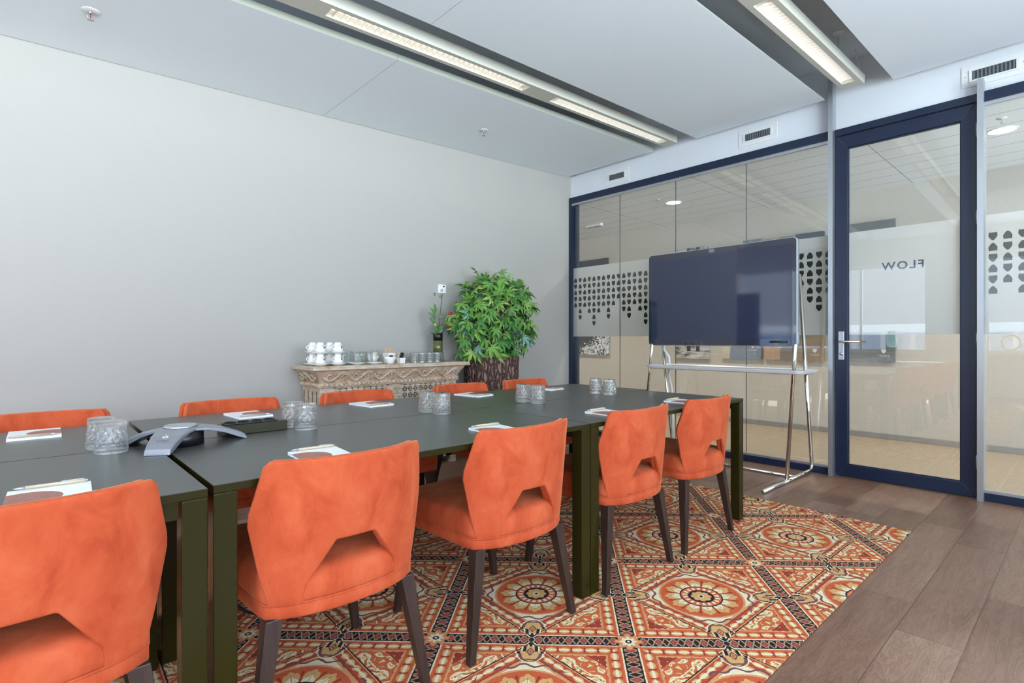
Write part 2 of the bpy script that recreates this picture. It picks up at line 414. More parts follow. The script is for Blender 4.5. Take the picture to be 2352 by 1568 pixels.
cnts = [5, 7, 5, 6, 8, 6, 5, 7, 5, 4]
colsA = [(4.222 - .0693 * i, cnts[i], i) for i in range(10)]
c2 = [6, 7, 5, 6, 8, 6, 5, 7, 6, 5]
colsB = [(3.528 - .07 * i, c2[i % 10], i) for i in range(10)]
c3 = [4, 6, 7, 5, 6, 8, 5, 7, 6, 5]
colsC = [(2.828 - .07 * i, c3[i % 10], i) for i in range(9)]
colsD = [(2.13 - .07 * i, [5, 7, 6, 4, 6, 8, 4, 6, 7, 5][i], i + 1) for i in range(10)]
glass_wall('window_1', 1.478, 4.29, (3.573, 2.889, 2.173), colsA + colsB + colsC + colsD)
glass_wall('window_2', -.9, .53, (), [(.489 - .0745 * i, [6, 5, 6, 8, 5, 7, 6, 5, 6, 7, 5, 6, 8, 6, 5, 6, 7][i], i + 1) for i in range(17)])
# aluminium jamb posts
struct('trim_1', MB().box(4.80, 4.93, 1.443, 1.476, 0, 3.2), M['alu'])
struct('trim_2', MB().box(4.80, 4.93, .528, .562, 0, 2.87), M['alu'])
d1 = empty('door_1'); d1['kind'] = 'structure'
MB().box(4.85, 4.93, .562, 1.443, 2.735, 2.79).build('head_frame', M['navy'], d1, bevel=.002)
dy0, dy1, dz0, dz1 = .570, 1.438, .008, 2.728
w_ = .085
def mitre(mb, x0, x1, ys, zs, quad):
    pass
fr = MB()
def quadprism(q): fr.hexa([(4.855, y_, z_) for (y_, z_) in q], [(4.915, y_, z_) for (y_, z_) in q])
iy0, iy1, iz0, iz1 = dy0 + w_, dy1 - w_, dz0 + .095, dz1 - .1
g_ = .0008
quadprism([(dy0, dz0), (dy1, dz0), (iy1, iz0 - g_), (iy0, iz0 - g_)]); quadprism([(dy0, dz1), (iy0, iz1 + g_), (iy1, iz1 + g_), (dy1, dz1)])
quadprism([(dy0, dz0 + g_), (iy0, iz0), (iy0, iz1), (dy0, dz1 - g_)]); quadprism([(dy1, dz0 + g_), (dy1, dz1 - g_), (iy1, iz1), (iy1, iz0)])
fr.build('leaf_frame', M['navy'], d1, bevel=.0025)
MB().box(4.876, 4.886, iy0, iy1, iz0, iz1).build('pane', M['pane'], d1)
b_ = MB(); 
for (p, q, zz, ww) in ((iy0, iy0 + .006, iz0, iz1), (iy1 - .006, iy1, iz0, iz1), (iy0, iy1, iz0, iz0 + .006), (iy0, iy1, iz1 - .006, iz1)): b_.box(4.866, 4.876, p, q, zz, ww)
b_.build('glazing_bead', M['navy'], d1)
MB().box(4.888, 4.8885, iy0, iy1, 1.136, 1.952).build('frosted_film', M['film'], d1)
vs, fs = text_mesh('FLOW', .082, .0016)
mx_ = max(v[0] for v in vs); mn_ = min(v[0] for v in vs); hy = max(v[1] for v in vs) - min(v[1] for v in vs); cy_ = (max(v[1] for v in vs) + min(v[1] for v in vs)) / 2
MB().add([(4.8872, .997 + v[0] * .262 / (mx_ - mn_) * -1, 1.659 + (v[1] - cy_) * .06 / hy) for v in vs], fs).build('lettering', simple('blue_grey_lettering', srgb(56, 78, 112), .5), d1)
# (letters read from the corridor side)
L_ = d1.children[-1] if False else [o for o in bpy.data.objects if o.name.startswith('lettering')][0]
for v in L_.data.vertices: v.co.y = 2 * .997 - v.co.y
h_ = MB().box(4.846, 4.855, iy1 + .022, iy1 + .062, .935, 1.165)
hp = h_.build('handle_plate', M['alu'], d1, bevel=.004)
lv = MB(); yc = iy1 + .042
lv.tube([(4.846, yc, 1.082), (4.805, yc, 1.082), (4.797, yc - .01, 1.082), (4.795, yc - .03, 1.082), (4.795, yc - .14, 1.082)], .0095, 10)
lv.build('lever_handle', M['chrome'], d1)
MB().lathe([(.0, 0), (.013, 0), (.013, .006), (0, .006)], 16).xf(Matrix.Translation((4.846, yc, .985)) @ Matrix.Rotation(-PI / 2, 4, 'Y')).build('lock_cylinder', M['alu'], d1)
for hz in (2.54, 1.94, 1.093, .254):
    MB().tube([(4.85, .566, hz - .05), (4.85, .566, hz + .05)], .009, 10).build('hinge', M['alu'], d1)

# ------------------------------------------------------------------ ceiling panels, lights, vents
def panel(x0, x1, y0, y1, label, T_=.008):
    mb = MB()
    bot = [(x0, y0, SOFF(x0)), (x1, y0, SOFF(x1)), (x1, y1, SOFF(x1)), (x0, y1, SOFF(x0))]
    mb.hexa(bot, [(a_, b_, c_ + T_) for a_, b_, c_ in bot])
    o = mb.build('ceiling_panel', M['panel'], None, bevel=.001)
    o.data.materials.append(M['panel_edge'])
    for p_ in o.data.polygons:
        if abs(p_.normal.z) < .5: p_.material_index = 1
    tag(o, label, 'ceiling panel', 'hung white acoustic ceiling panels'); return o
panel(1.823, 4.80, 3.10, 4.285, 'white ceiling panel along the grey wall, ending near the glass corner', .04)
panel(-1.2, 1.821, 3.10, 4.285, 'white ceiling panel along the grey wall, at the upper left with the nearer sprinkler', .04)
panel(1.755, 4.80, 1.50, 2.62, 'large white ceiling panel between the two strip lights, over the display')
panel(-1.2, 1.753, 1.50, 2.62, 'small piece of white ceiling panel at the top centre, between the strip lights')
panel(1.0, 4.80, -1.4, 1.035, 'white ceiling panel at the upper right, above the glass door')
def luminaire(yc, x0, x1, segs, label):
    r = empty('strip_light', ((x0 + x1) / 2, yc, SOFF((x0 + x1) / 2)), 0, label, 'ceiling light', 'white louvred strip lights')
    T = Matrix.Translation((-(x0 + x1) / 2, -yc, -SOFF((x0 + x1) / 2)))
    hw, aw = .075, .043
    def Zb(x): return SOFF(x) + .004
    h = MB()
    def pr(xa, xb, prof, mb):   # cross-section (y,z) swept along x, following the slope
        n_ = len(prof)
        vs = [(xa, yc + p_[0], Zb(xa) + p_[1]) for p_ in prof] + [(xb, yc + p_[0], Zb(xb) + p_[1]) for p_ in prof]
        mb.add(vs, [tuple(range(n_)), tuple(range(2 * n_ - 1, n_ - 1, -1))] + [(i, n_ + i, n_ + (i + 1) % n_, (i + 1) % n_) for i in range(n_)])
    pr(x0, x1, [(-hw, .0), (-aw, 0), (-aw, .03), (-aw, .06), (-hw - .004, .062)][::-1], h)
    pr(x0, x1, [(aw, 0), (hw, 0), (hw + .004, .062), (aw, .06)][::-1], h)
    pr(x0, x1, [(-hw - .004, .062), (hw + .004, .062), (hw - .01, .075), (-hw + .01, .075)], h)
    e = x0
    for (a_, b_) in segs + [(x1, x1)]:
        if a_ > e: pr(e, a_, [(-aw, 0), (aw, 0), (aw, .06), (-aw, .06)][::-1], h)
        e = b_
    h.xf(T).build('housing', M['housing'], r)
    for (a_, b_) in segs:
        df = MB(); pr(a_ + .02, b_ - .02, [(-.036, .045), (.036, .045), (.036, .05), (-.036, .05)][::-1], df)
        df.xf(T).build('light_tube', M['lamp'], r)
        lo = MB(); k = int((b_ - a_) / .042)
        for i in range(1, k):
            x = a_ + (b_ - a_) * i / k
            lo.add([(x, yc - aw, Zb(x) + .004), (x, yc, Zb(x) + .012), (x, yc + aw, Zb(x) + .004), (x, yc + aw, Zb(x) + .032), (x, yc, Zb(x) + .032), (x, yc - aw, Zb(x) + .032),
                    (x + .002, yc - aw, Zb(x) + .004), (x + .002, yc, Zb(x) + .012), (x + .002, yc + aw, Zb(x) + .004), (x + .002, yc + aw, Zb(x) + .032), (x + .002, yc, Zb(x) + .032), (x + .002, yc - aw, Zb(x) + .032)],
                   [(0, 1, 4, 5), (1, 2, 3, 4), (6, 11, 10, 7), (7, 10, 9, 8), (0, 6, 7, 1), (1, 7, 8, 2)])
        lo.xf(T).build('louvre', M['white_metal'], r)
    for x in (x0 + .3, x1 - .35):
        cb = MB().tube([(x, yc, Zb(x) + .07), (x, yc, 3.30)], .0018, 6); cb.xf(T).build('suspension_cable', M['alu'], r)
        MB().ball((x, yc, 3.32), .035, 16, 6, -.7, True).xf(T).build('ceiling_rose', M['white_pl'], r)
    lp = [(x1 - .02, yc - .03, Zb(x1) + .03), (x1 + .03, yc - .03, Zb(x1) + .04), (x1 + .055, yc - .03, Zb(x1) + .09), (x1 + .03, yc - .03, Zb(x1) + .16), (x1 - .03, yc - .02, 3.31)]
    MB().tube(lp, .004, 8).xf(T).build('power_cord', M['white_pl'], r)
    return r
M['housing'] = simple('warm_white_housing', srgb(196, 195, 182), .4)
M['lamp'] = lamp_mat('lamp_tube', (1, .93, .84, 1), 2.2)
luminaire(2.885, -.9, 4.77, [(-.45, 1.0), (1.255, 2.778), (3.07, 4.645)], 'left louvred strip light, hung in the slot along the grey wall side')
luminaire(1.275, -.9, 4.715, [(-.45, 1.0), (1.255, 2.778), (3.045, 4.60)], 'right louvred strip light, ending in front of the glass door')
def sprinkler(loc, label, sc=1.0, mat='white_metal'):
    r = empty('sprinkler', loc, 0, label, 'sprinkler', 'fire sprinklers')
    MB().lathe([(0, -.004), (.038 * sc, -.004), (.044 * sc, 0), (0, 0)], 20).build('escutcheon', M[mat], r)
    b = MB().tube([(0, 0, 0), (0, 0, -.016)], .009 * sc, 8)
    for s_ in (-1, 1): b.tube([(s_ * .009, 0, -.014), (s_ * .015, 0, -.024), (s_ * .013, 0, -.04), (0, 0, -.046)], .0022, 6)
    b.lathe([(0, -.05), (.016, -.05), (.016, -.048), (0, -.048)], 14); b.xf(Matrix.Scale(sc, 4)).build('deflector_frame', M['alu'] if mat == 'white_metal' else M[mat], r)
    MB().tube([(0, 0, -.016 * sc), (0, 0, -.042 * sc)], .0022 * sc, 6).build('glass_bulb', M['red_bulb'], r)
    return r
M['red_bulb'] = simple('red_glass_bulb', srgb(150, 40, 35), .2)
sprinkler((.273, 3.68, SOFF(.273)), 'white sprinkler on the ceiling at the upper left corner of the photo')
sprinkler((3.055, 3.722, SOFF(3.055)), 'white sprinkler on the wall-side ceiling panel, above the sideboard')
sprinkler((1.343, 3.22, 3.30), 'dark sprinkler up in the ceiling slot at the top left', 1, 'black')
sprinkler((3.60, 3.25, 3.30), 'dark sprinkler up in the ceiling slot near the joint of the left strip light', 1, 'black')
sprinkler((5.637, 3.575, 2.78), 'corridor sprinkler seen through the glass, left of the display', .7)
sprinkler((5.50, .50, 2.78), 'corridor sprinkler seen through the right glass pane, beside the round downlight', .7)
def vent(y0, y1, z, label):
    yc = (y0 + y1) / 2; r = empty('air_vent', (XG, yc, z), 0, label, 'air vent', 'white air vents above the glass wall')
    w, h = (y1 - y0), .062; W, H = w + .115, h + .085
    f = MB()
    for (a_, b_, c_, d_) in ((-W / 2, W / 2, h / 2 + .006, H / 2), (-W / 2, W / 2, -H / 2, -h / 2 - .006), (-W / 2, -w / 2 - .006, -h / 2 - .006, h / 2 + .006), (w / 2 + .006, W / 2, -h / 2 - .006, h / 2 + .006)):
        f.box(-.006, 0, a_, b_, c_, d_)
    f.build('frame', M['white_metal'], r, bevel=.001)
    f = MB()
    for (a_, b_, c_, d_) in ((-w / 2 - .016, w / 2 + .016, h / 2, h / 2 + .012), (-w / 2 - .016, w / 2 + .016, -h / 2 - .012, -h / 2), (-w / 2 - .016, -w / 2, -h / 2, h / 2), (w / 2, w / 2 + .016, -h / 2, h / 2)): f.box(-.012, -.006, a_, b_, c_, d_)
    f.build('inner_frame', M['white_metal'], r)
    MB().box(-.003, 0, -w / 2 - .005, w / 2 + .005, -h / 2 - .005, h / 2 + .005).build('backing', M['black'], r)
    g = MB()
    for i in range(11): y_ = -w / 2 + w * (i + .5) / 11; g.box(-.011, -.006, y_ - .0045, y_ + .0045, -h / 2, h / 2)
    for i in range(8): z_ = -h / 2 + h * (i + .5) / 8; g.box(-.006, -.004, -w / 2, w / 2, z_ - .0018, z_ + .0018)
    g.build('grille', simple('grey_grille', srgb(120, 126, 130), .4, .5) if 'grl' not in M else M['grl'], r)
    for s_ in (-1, 1): MB().ball((-.007, s_ * (w / 2 + .036), 0), .004, 8, 4).build('screw', M['alu'], r)
vent(3.51, 3.716, 2.91, 'smallest looking wall vent, at the left above the corner of the glass wall')
vent(1.957, 2.181, 2.935, 'wall vent above the display, the middle one of three')
vent(.371, .596, 2.93, 'wall vent above the glass door hinges at the upper right')
# corridor ceiling fittings
def downlight(x, y, label):
    r = empty('downlight', (x, y, 2.78), 0, label, 'ceiling light', 'round corridor downlights')
    MB().lathe([(.088, 0), (.088, -.004), (.098, -.004), (.1, 0)], 32).build('trim_ring', M['white_metal'], r)
    MB().lathe([(0, -.0015), (.088, -.0015), (.088, -.001), (0, -.001)], 32).build('lens', M['dl'], r)
M['dl'] = lamp_mat('downlight_lens', (1, .9, .78, 1), 5)
downlight(5.905, 3.525, 'round corridor downlight seen above the display'); downlight(5.82, .525, 'round corridor downlight seen through the right glass pane')
downlight(5.86, 6.5, 'round corridor downlight further down the corridor, behind the grey wall')
r = empty('emergency_light', (6.17, 4.976, 2.78), 0, 'slim white emergency light on the corridor ceiling, far left behind the glass', 'emergency light')
MB().box(-.03, .03, -.14, .14, -.035, 0).build('body', M['white_pl'], r, bevel=.005); MB().box(-.022, .022, -.12, .12, -.04, -.035).build('cover', M['alu'], r)

# ------------------------------------------------------------------ rug
tag(MB().box(-1.7, 3.742, .724, 3.38, 0.0005, .006).build('rug', M['rug']), 'large orange, cream and navy patterned rug under the meeting table', 'rug')
RZ = .006
# ------------------------------------------------------------------ tables
def table(x0, x1, y0, y1, label, apron=None, top=.74):
    cx, cy = (x0 + x1) / 2, (y0 + y1) / 2; r = empty('meeting_table', (cx, cy, RZ), 0, label, 'table', 'dark tables pushed together')
    hx, hy = (x1 - x0) / 2 - .001, (y1 - y0) / 2 - .001; t = top - RZ
    tt = MB().box(-hx, hx, -hy, hy, t - .021, t).build('tabletop', M['top'], r, bevel=.002)
    tt.data.materials.append(M['tmetal'])            # dark lacquered edge band
    for p_ in tt.data.polygons:
        if abs(p_.normal.z) < .5: p_.material_index = 1
    for sx in (-1, 1):
        for sy in (-1, 1):
            a, b = sx * hx, sy * hy
            MB().box(min(a, a - sx * .055), max(a, a - sx * .055), min(b, b - sy * .055), max(b, b - sy * .055), 0, t - .0215).build('leg', M['tmetal'], r, bevel=.003)
    f = MB()
    for sy in (-1, 1):
        if sy == -1 and not apron: continue
        f.box(-hx + .06, hx - .06, min(sy * (hy - .012), sy * (hy - .035)), max(sy * (hy - .012), sy * (hy - .035)), t - .065, t - .0215)
    for sx in (-1, 1): f.box(min(sx * (hx - .012), sx * (hx - .035)), max(sx * (hx - .012), sx * (hx - .035)), -hy + .06, hy - .06, t - .065, t - .0215)
    f.build('apron', M['tmetal'], r)
    return r
TY0, TYM, TY1 = 1.462, 2.173, 2.885
table(.345, 1.789, TY0, TYM, 'dark middle table on the near side, behind the largest fully seen chair')
table(1.792, 3.248, TY0, TYM, 'dark table at the right end of the near side, behind the last two chairs')
table(.345, 1.789, TYM + .003, TY1, 'dark table, middle one on the wall side, under the power socket box')
table(1.792, 3.31, TYM + .003, TY1, 'dark table at the far end on the wall side, towards the plant')
table(-1.12, .331, TY0 - .018, TYM - .02, 'dark near side table at the left edge, cut by the photo', True)
table(-1.12, .331, TYM - .017, TY1 - .04, 'dark table at the left edge, wall side')

# ------------------------------------------------------------------ chairs (local: faces +y)
def chair_parts():
    r = empty('dining_chair')
    # backrest
    def half(z):      # outer half width
        pts = [(.395, .210), (.48, .231), (.61, .255), (.64, .255), (.768, .230), (.782, .218)]
        for (a, b), (c, d) in zip(pts, pts[1:]):
            if z <= c: return b + (d - b) * (z - a) / (c - a)
        return pts[-1][1]
    NZ0, NZT = .395, .555
    def notch(z):
        if z >= NZT: return .057
        t = (NZT - z) / (NZT - NZ0); return .057 + .075 * min(1, t * 1.45) ** 1.0
    def yc(x, z):
        base = -.270 - .040 * (z - .4) / .38
        return base + .042 * (x / .23) ** 2 + .030 * (x / .23) ** 4
    zs = [.395, .42, .45, .48, .51, .535, .547, .555, .575, .595, .61, .62, .63, .645, .69, .72, .75, .766, .782]
    def shell(d0, d1, inset, mb):
        zl = [z for z in zs]; nl = 8; nc = 6
        rows = []
        for z in zl:
            zz = min(z, .782 - inset * .6); W = half(z) - inset; nn = notch(z) + inset * (z <= NZT)
            xs = [-W + (W - nn) * i / nl for i in range(nl + 1)]
            mid = [-nn + 2 * nn * i / nc for i in range(1, nc)]
            row = xs + mid + [-x for x in reversed(xs)]
            rows.append([(x, zz) for x in row])
        N = len(rows[0]); vs = []
        def nrm(x):   # outward normal of the bend, in plan
            k = 2 * .042 * x / .23 ** 2 + 4 * .030 * x ** 3 / .23 ** 4; L = math.hypot(1, k); return (k / L, -1 / L)
        for dd in (d0, d1):
            for rw in rows:
                for (x, z) in rw:
                    nx, ny = nrm(x); vs.append((x + nx * -dd, yc(x, z) + ny * -dd, z))
        off = N * len(rows); fs = []; used = {}
        for k in range(len(rows) - 1):
            for i in range(N - 1):
                if nl <= i < nl + nc and zl[k] < NZT - 1e-6: continue
                a, b, c, d = k * N + i, k * N + i + 1, (k + 1) * N + i + 1, (k + 1) * N + i
                fs.append((a, b, c, d)); fs.append((off + d, off + c, off + b, off + a))
                for e in ((a, b), (b, c), (c, d), (d, a)): used[e] = used.get(e, 0) + 1
        for (a, b) in list(used):
            if (b, a) not in used: fs.append((b, a, off + a, off + b))
        # drop unused vertices
        ids = sorted({i for f in fs for i in f}); mp = {o_: n_ for n_, o_ in enumerate(ids)}
        mb.add([vs[i] for i in ids], [tuple(mp[i] for i in f) for f in fs], True)
    mb = MB(); shell(-.004, .012, 0, mb); shell(.0135, .034, .002, mb)
    bk = mb.build('backrest', M['velvet'], r)
    m = bk.modifiers.new('bevel', 'BEVEL'); m.width = .0055; m.segments = 3; m.limit_method = 'ANGLE'; m.angle_limit = .9
    # seat outline
    def outline(sc, dy=0):
        pts = []
        n = 14
        for i in range(n + 1):
            x = -.218 + .436 * i / n; pts.append((x, -.271 + .042 * (x / .23) ** 2 + .030 * (x / .23) ** 4))
        pts += [(.226, -.15), (.234, 0), (.24, .15), (.238, .235), (.228, .258), (.205, .268), (.1, .272), (0, .273), (-.1, .272), (-.205, .268), (-.228, .258), (-.238, .235), (-.24, .15), (-.234, 0), (-.226, -.15)]
        return [(x * sc, (y - 0) * sc + dy, 0) for x, y, _ in [(p[0], p[1], 0) for p in pts]]
    def rings(prof):
        return [[(x, y, z) for x, y, _ in outline(sc)] for sc, z in prof]
    MB().rings(rings([(.97, .362), (.995, .364), (1.004, .370), (1.004, .396), (.996, .400), (.98, .401)]), True).build('seat_rail', M['velvet'], r)
    MB().rings(rings([(.975, .4012), (.998, .4035), (1.01, .410), (1.01, .43), (1.0, .455), (.985, .47), (.95, .48), (.86, .486), (.6, .489), (.3, .49)]), True).build('seat', M['velvet'], r)
    MB().tube([(x, y, .4015) for x, y, _ in outline(1.0015)], .0028, 6, closed=True).build('piping', M['velvet'], r)
    # legs
    for sx in (-1, 1):
        for sy in (-1, 1):
            tx, ty = sx * .198, (-.205 if sy < 0 else .222); fx, fy = sx * .256, (-.242 if sy < 0 else .238)
            a, b = .022, .0125
            tz = .365
            bot = [(fx - b, fy - b, 0), (fx + b, fy - b, 0), (fx + b, fy + b, 0), (fx - b, fy + b, 0)]
            top = [(tx - a, ty - a, tz), (tx + a, ty - a, tz), (tx + a, ty + a, tz), (tx - a, ty + a, tz)]
            MB().hexa(bot, top).build('leg', M['leg'], r, bevel=.002)
    return r
proto = chair_parts()
near = [(-.006, 'orange velvet chair cut by the lower left corner of the photo'),
        (.68, 'largest fully seen orange velvet chair, back to us, at the near side'),
        (1.368, 'orange velvet near side chair in the middle of the photo, left of the double legs'),
        (2.10, 'orange velvet chair just right of the double table legs, near side'),
        (2.745, 'orange velvet chair nearest the display at the right end of the near row')]
far = [(.06, 'orange chair across the table at the left edge, only its top behind a notebook'),
       (.795, 'orange chair across the table, behind the power socket box'),
       (1.49, 'orange chair across the table, in front of the left half of the carved sideboard'),
       (2.26, 'orange chair across the table, in front of the right end of the carved sideboard'),
       (2.88, 'orange chair across the table, in front of the bark planter and nearest the glass')]
G = 'orange velvet chairs around the meeting table'
proto.location = (near[0][0], 1.665, RZ); tag(proto, near[0][1], 'chair', G); proto['label'] = near[0][1]
for (x, lb) in near[1:]: copy_tree(proto, (x, 1.665, RZ), 0, lb)
for (x, lb) in far: copy_tree(proto, (x, 2.765, RZ), PI, lb)

# ------------------------------------------------------------------ notebooks with pens
n = NT('notebook_cover'); x, y, z = n.sep(n.coord())
rr = ((x - .042) * (x - .042) + (y + .0) * (y + .0)).sqrt(); wv = n.noise(n.comb(x, y), 14, 2, .5, 1.0)
lines = (wv * 120).sin().gt(.9)
n.set(col=n.mix(rr.lt(.066), srgb(240, 240, 240), n.mix(lines, srgb(150, 84, 72), srgb(180, 126, 112))), rough=.35); M['cover'] = n.m
M['paper'] = simple('paper', srgb(244, 243, 240), .7)
M['pen'] = simple('pen_barrel', srgb(196, 178, 150), .3)
def notebook():
    r = empty('notebook')
    MB().box(-.074, .074, -.104, .104, .0008, .0075).build('pages', M['paper'], r)
    MB().box(-.075, .075, -.105, .105, .0076, .0084).box(-.075, .075, -.105, .105, 0, .0008).build('cover', M['cover'], r)
    return r
def pen():
    r = empty('pen')
    MB().tube([(-.066, 0, .005), (-.05, 0, .005), (.045, 0, .005)], .0038, 10).build('barrel', M['pen'], r)
    MB().tube([(.045, 0, .005), (.056, 0, .005), (.066, 0, .005)], [.0038, .0025, .001], 8).build('tip', M['alu'], r)
    MB().box(-.062, -.02, -.001, .001, .009, .0105).tube([(-.066, 0, .005), (-.07, 0, .005)], .0025, 6).build('clip', M['alu'], r)
    return r
nb0 = notebook(); pn0 = pen()
nbs = [(.045, 1.58, PI - .05, 'in front of the chair cut by the lower left corner'), (.675, 1.59, PI - .08, 'peeping over the back of the large near chair'),
       (1.37, 1.575, PI - .1, 'behind the back of the middle near chair'), (2.09, 1.58, PI - .05, 'behind the chair right of the double table legs'), (2.79, 1.58, PI - .04, 'behind the last near chair, by the table end'),
       (.035, 2.68, -.02, 'at the left edge, before the far left chair'), (.785, 2.70, .06, 'on the wall side behind the power socket box'), (1.415, 2.695, .1, 'on the wall side, before the sideboard left half'),
       (2.14, 2.71, .12, 'on the wall side, behind the middle pair of glasses'), (2.80, 2.70, .1, 'at the far end, half hidden by the fourth glass pair')]
TP = .7402
for i, (x, y, a, w) in enumerate(nbs):
    yy = y
    if i == 0: o = nb0; p_ = pn0; nb0.location = (x, yy, TP); nb0.rotation_euler = (0, 0, a)
    else: o = copy_tree(nb0, (x, yy, TP), a); p_ = copy_tree(pn0)
    tag(o, 'white notebook with brown circle, ' + w, 'notebook', 'white notebooks on the table')
    ca, sa = math.cos(a), math.sin(a); ly = -.098
    p_.location = (x - sa * ly, yy + ca * ly, TP + .0086); p_.rotation_euler = (0, 0, a)
    tag(p_, 'pale pen on the notebook ' + w, 'pen', 'pens on the notebooks')

# ------------------------------------------------------------------ glasses
def glass_mat(name, rough=.0, tint=(1, 1, 1, 1)):
    n = NT(name); n.set(col=tint, rough=rough, trans=1, ior=1.45); return n.m
M['glass'] = glass_mat('clear_glass', .02, (.98, .99, 1, 1))
def thin_glass(name, w):
    n = NT(name); gl = n.node('ShaderNodeBsdfGlass'); gl.inputs['IOR'].default_value = 1.45; gl.inputs['Roughness'].default_value = .02
    lw = n.node('ShaderNodeLayerWeight'); lw.inputs[0].default_value = .5; f = X(n, lw.outputs['Facing']).pow(3) * (.75 if w else .45) + .06
    tr = n.node('ShaderNodeBsdfTransparent'); tr.inputs[0].default_value = (.97, .985, .98, 1); gs_ = n.node('ShaderNodeBsdfGlossy'); gs_.inputs['Roughness'].default_value = .04
    m1 = n.node('ShaderNodeMixShader'); n.put(m1.inputs[0], f); n.link(tr.outputs[0], m1.inputs[1]); n.link(gs_.outputs[0], m1.inputs[2])
    m2 = n.node('ShaderNodeMixShader'); m2.inputs[0].default_value = w; n.link(m1.outputs[0], m2.inputs[1]); n.link(gl.outputs[0], m2.inputs[2])
    if w > 0:
        df = n.node('ShaderNodeBsdfDiffuse'); df.inputs[0].default_value = (.95, .97, 1, 1); m3 = n.node('ShaderNodeMixShader'); m3.inputs[0].default_value = .03
        n.link(m2.outputs[0], m3.inputs[1]); n.link(df.outputs[0], m3.inputs[2]); m2 = m3
    n.link(m2.outputs[0], n.out.inputs[0]); return n.m
M['thin'] = thin_glass('thin_clear_glass', 0); M['crystal'] = thin_glass('cut_crystal', .6)
def cut_glass(hq=True):
    n_ = 48 if hq else 24
    def cut(th, z):
        if not (.018 < z < .084): return 0
        a = math.cos(th * 6 + z * 100); b = math.cos(th * 6 - z * 100)
        return -.003 * (1 - abs(a)) - .003 * (1 - abs(b))
    zs = [.0, .006, .016] + [.018 + .066 * i / 12 for i in range(13)] + [.09, .098, .1]
    prof = [(.044, 0)] + [(.047 - .0065 * z / .1, z) for z in zs[1:-1]] + [(.038, .1), (0, .1)]
    inner = [(.0, .086), (.034, .086), (.0375, .08), (.0435, .0)]
    mb = MB(); mb.lathe(inner + prof, n_, smooth=False, rf=lambda t, z: 0)
    # displace the outside only
    k0 = n_ * len(inner)
    for i in range(k0, len(mb.v)):
        x, y, z = mb.v[i]; r_ = math.hypot(x, y)
        if r_ > .03:
            t = math.atan2(y, x); c_ = cut(t, z); mb.v[i] = (x * (1 + c_ / r_), y * (1 + c_ / r_), z)
    return mb
def tagglass(o, lb): return tag(o, lb, 'drinking glass', 'cut glass tumblers turned upside down on the table')
gl0 = cut_glass().build('cut_glass_tumbler', M['crystal'])
gs = [(.209, 2.122, 'left edge, beside the speakerphone'), (.841, 2.150, 'power socket box end'), (1.501, 2.150, 'table seam crossing'), (2.152, 2.143, 'far side of the seam'), (2.823, 2.150, 'table end before the glass')]
for i, (x, y, w) in enumerate(gs):
    o = gl0 if i == 0 else copy_tree(gl0)
    o.location = (x, y, TP); o.rotation_euler = (0, 0, i * .3); tagglass(o, 'cut glass tumbler, front one of the pair at the ' + w)
    o = copy_tree(gl0, (x - .012, y + .104, TP), i * .5 + .2); tagglass(o, 'cut glass tumbler, rear one of the pair at the ' + w)

# ------------------------------------------------------------------ speakerphone
M['phone'] = simple('brushed_grey_plastic', srgb(150, 152, 160), .3, .6)
ph = empty('speakerphone', (.40, 2.115, TP), 0, 'three-armed silver and black conference speakerphone beside the first glass pair', 'speakerphone')
def arm(dx, dy, w0, w1):
    L = math.hypot(dx, dy); ux, uy = dx / L, dy / L; px, py = -uy, ux
    mb = MB(); mu = MB(); prof = [(0, .060, .052), (.35, .058, .046), (.62, .048, .03), (.86, .030, .008), (.96, .018, .0), (1, .006, 0)]
    N = 7
    tops = []; 
    for t, zt, zb in prof:
        w = w0 + (w1 - w0) * t
        tops.append((t * L, w, zt, zb))
    rs = []
    for d_, w, zt, zb in tops:
        ring = [(d_ * ux + px * w * s_, d_ * uy + py * w * s_, zz) for s_, zz in ((-1, zb), (-1, zt - .004), (-.9, zt), (.9, zt), (1, zt - .004), (1, zb))]
        rs.append(ring)
    mb.rings(rs, False)
    return mb
for dx, dy, w0, w1 in ((-.095, -.16, .062, .036), (-.13, .11, .062, .036), (.20, .02, .062, .045)):
    arm(dx, dy, w0, w1).build('arm', M['phone'], ph, bevel=.002)
MB().lathe([(0, .0), (.07, .0), (.068, .046), (.0, .046)], 20).build('core_with_arm_shade', M['black'], ph)  # black core widened to stand in for the shadow between the arms
MB().lathe([(.048, .058), (.051, .062), (.048, .067), (.042, .066)], 32).build('dial_ring', M['alu'], ph)
MB().lathe([(0, .064), (.043, .064), (.043, .059), (0, .059)], 32).build('dial', M['phone'], ph)
MB().box(.125, .175, -.03, .04, .052, .056).xf(Matrix.Translation((0, 0, .050)) @ Matrix.Rotation(.25, 4, 'Y') @ Matrix.Translation((0, 0, -.04))).build('keypad', M['black'], ph)
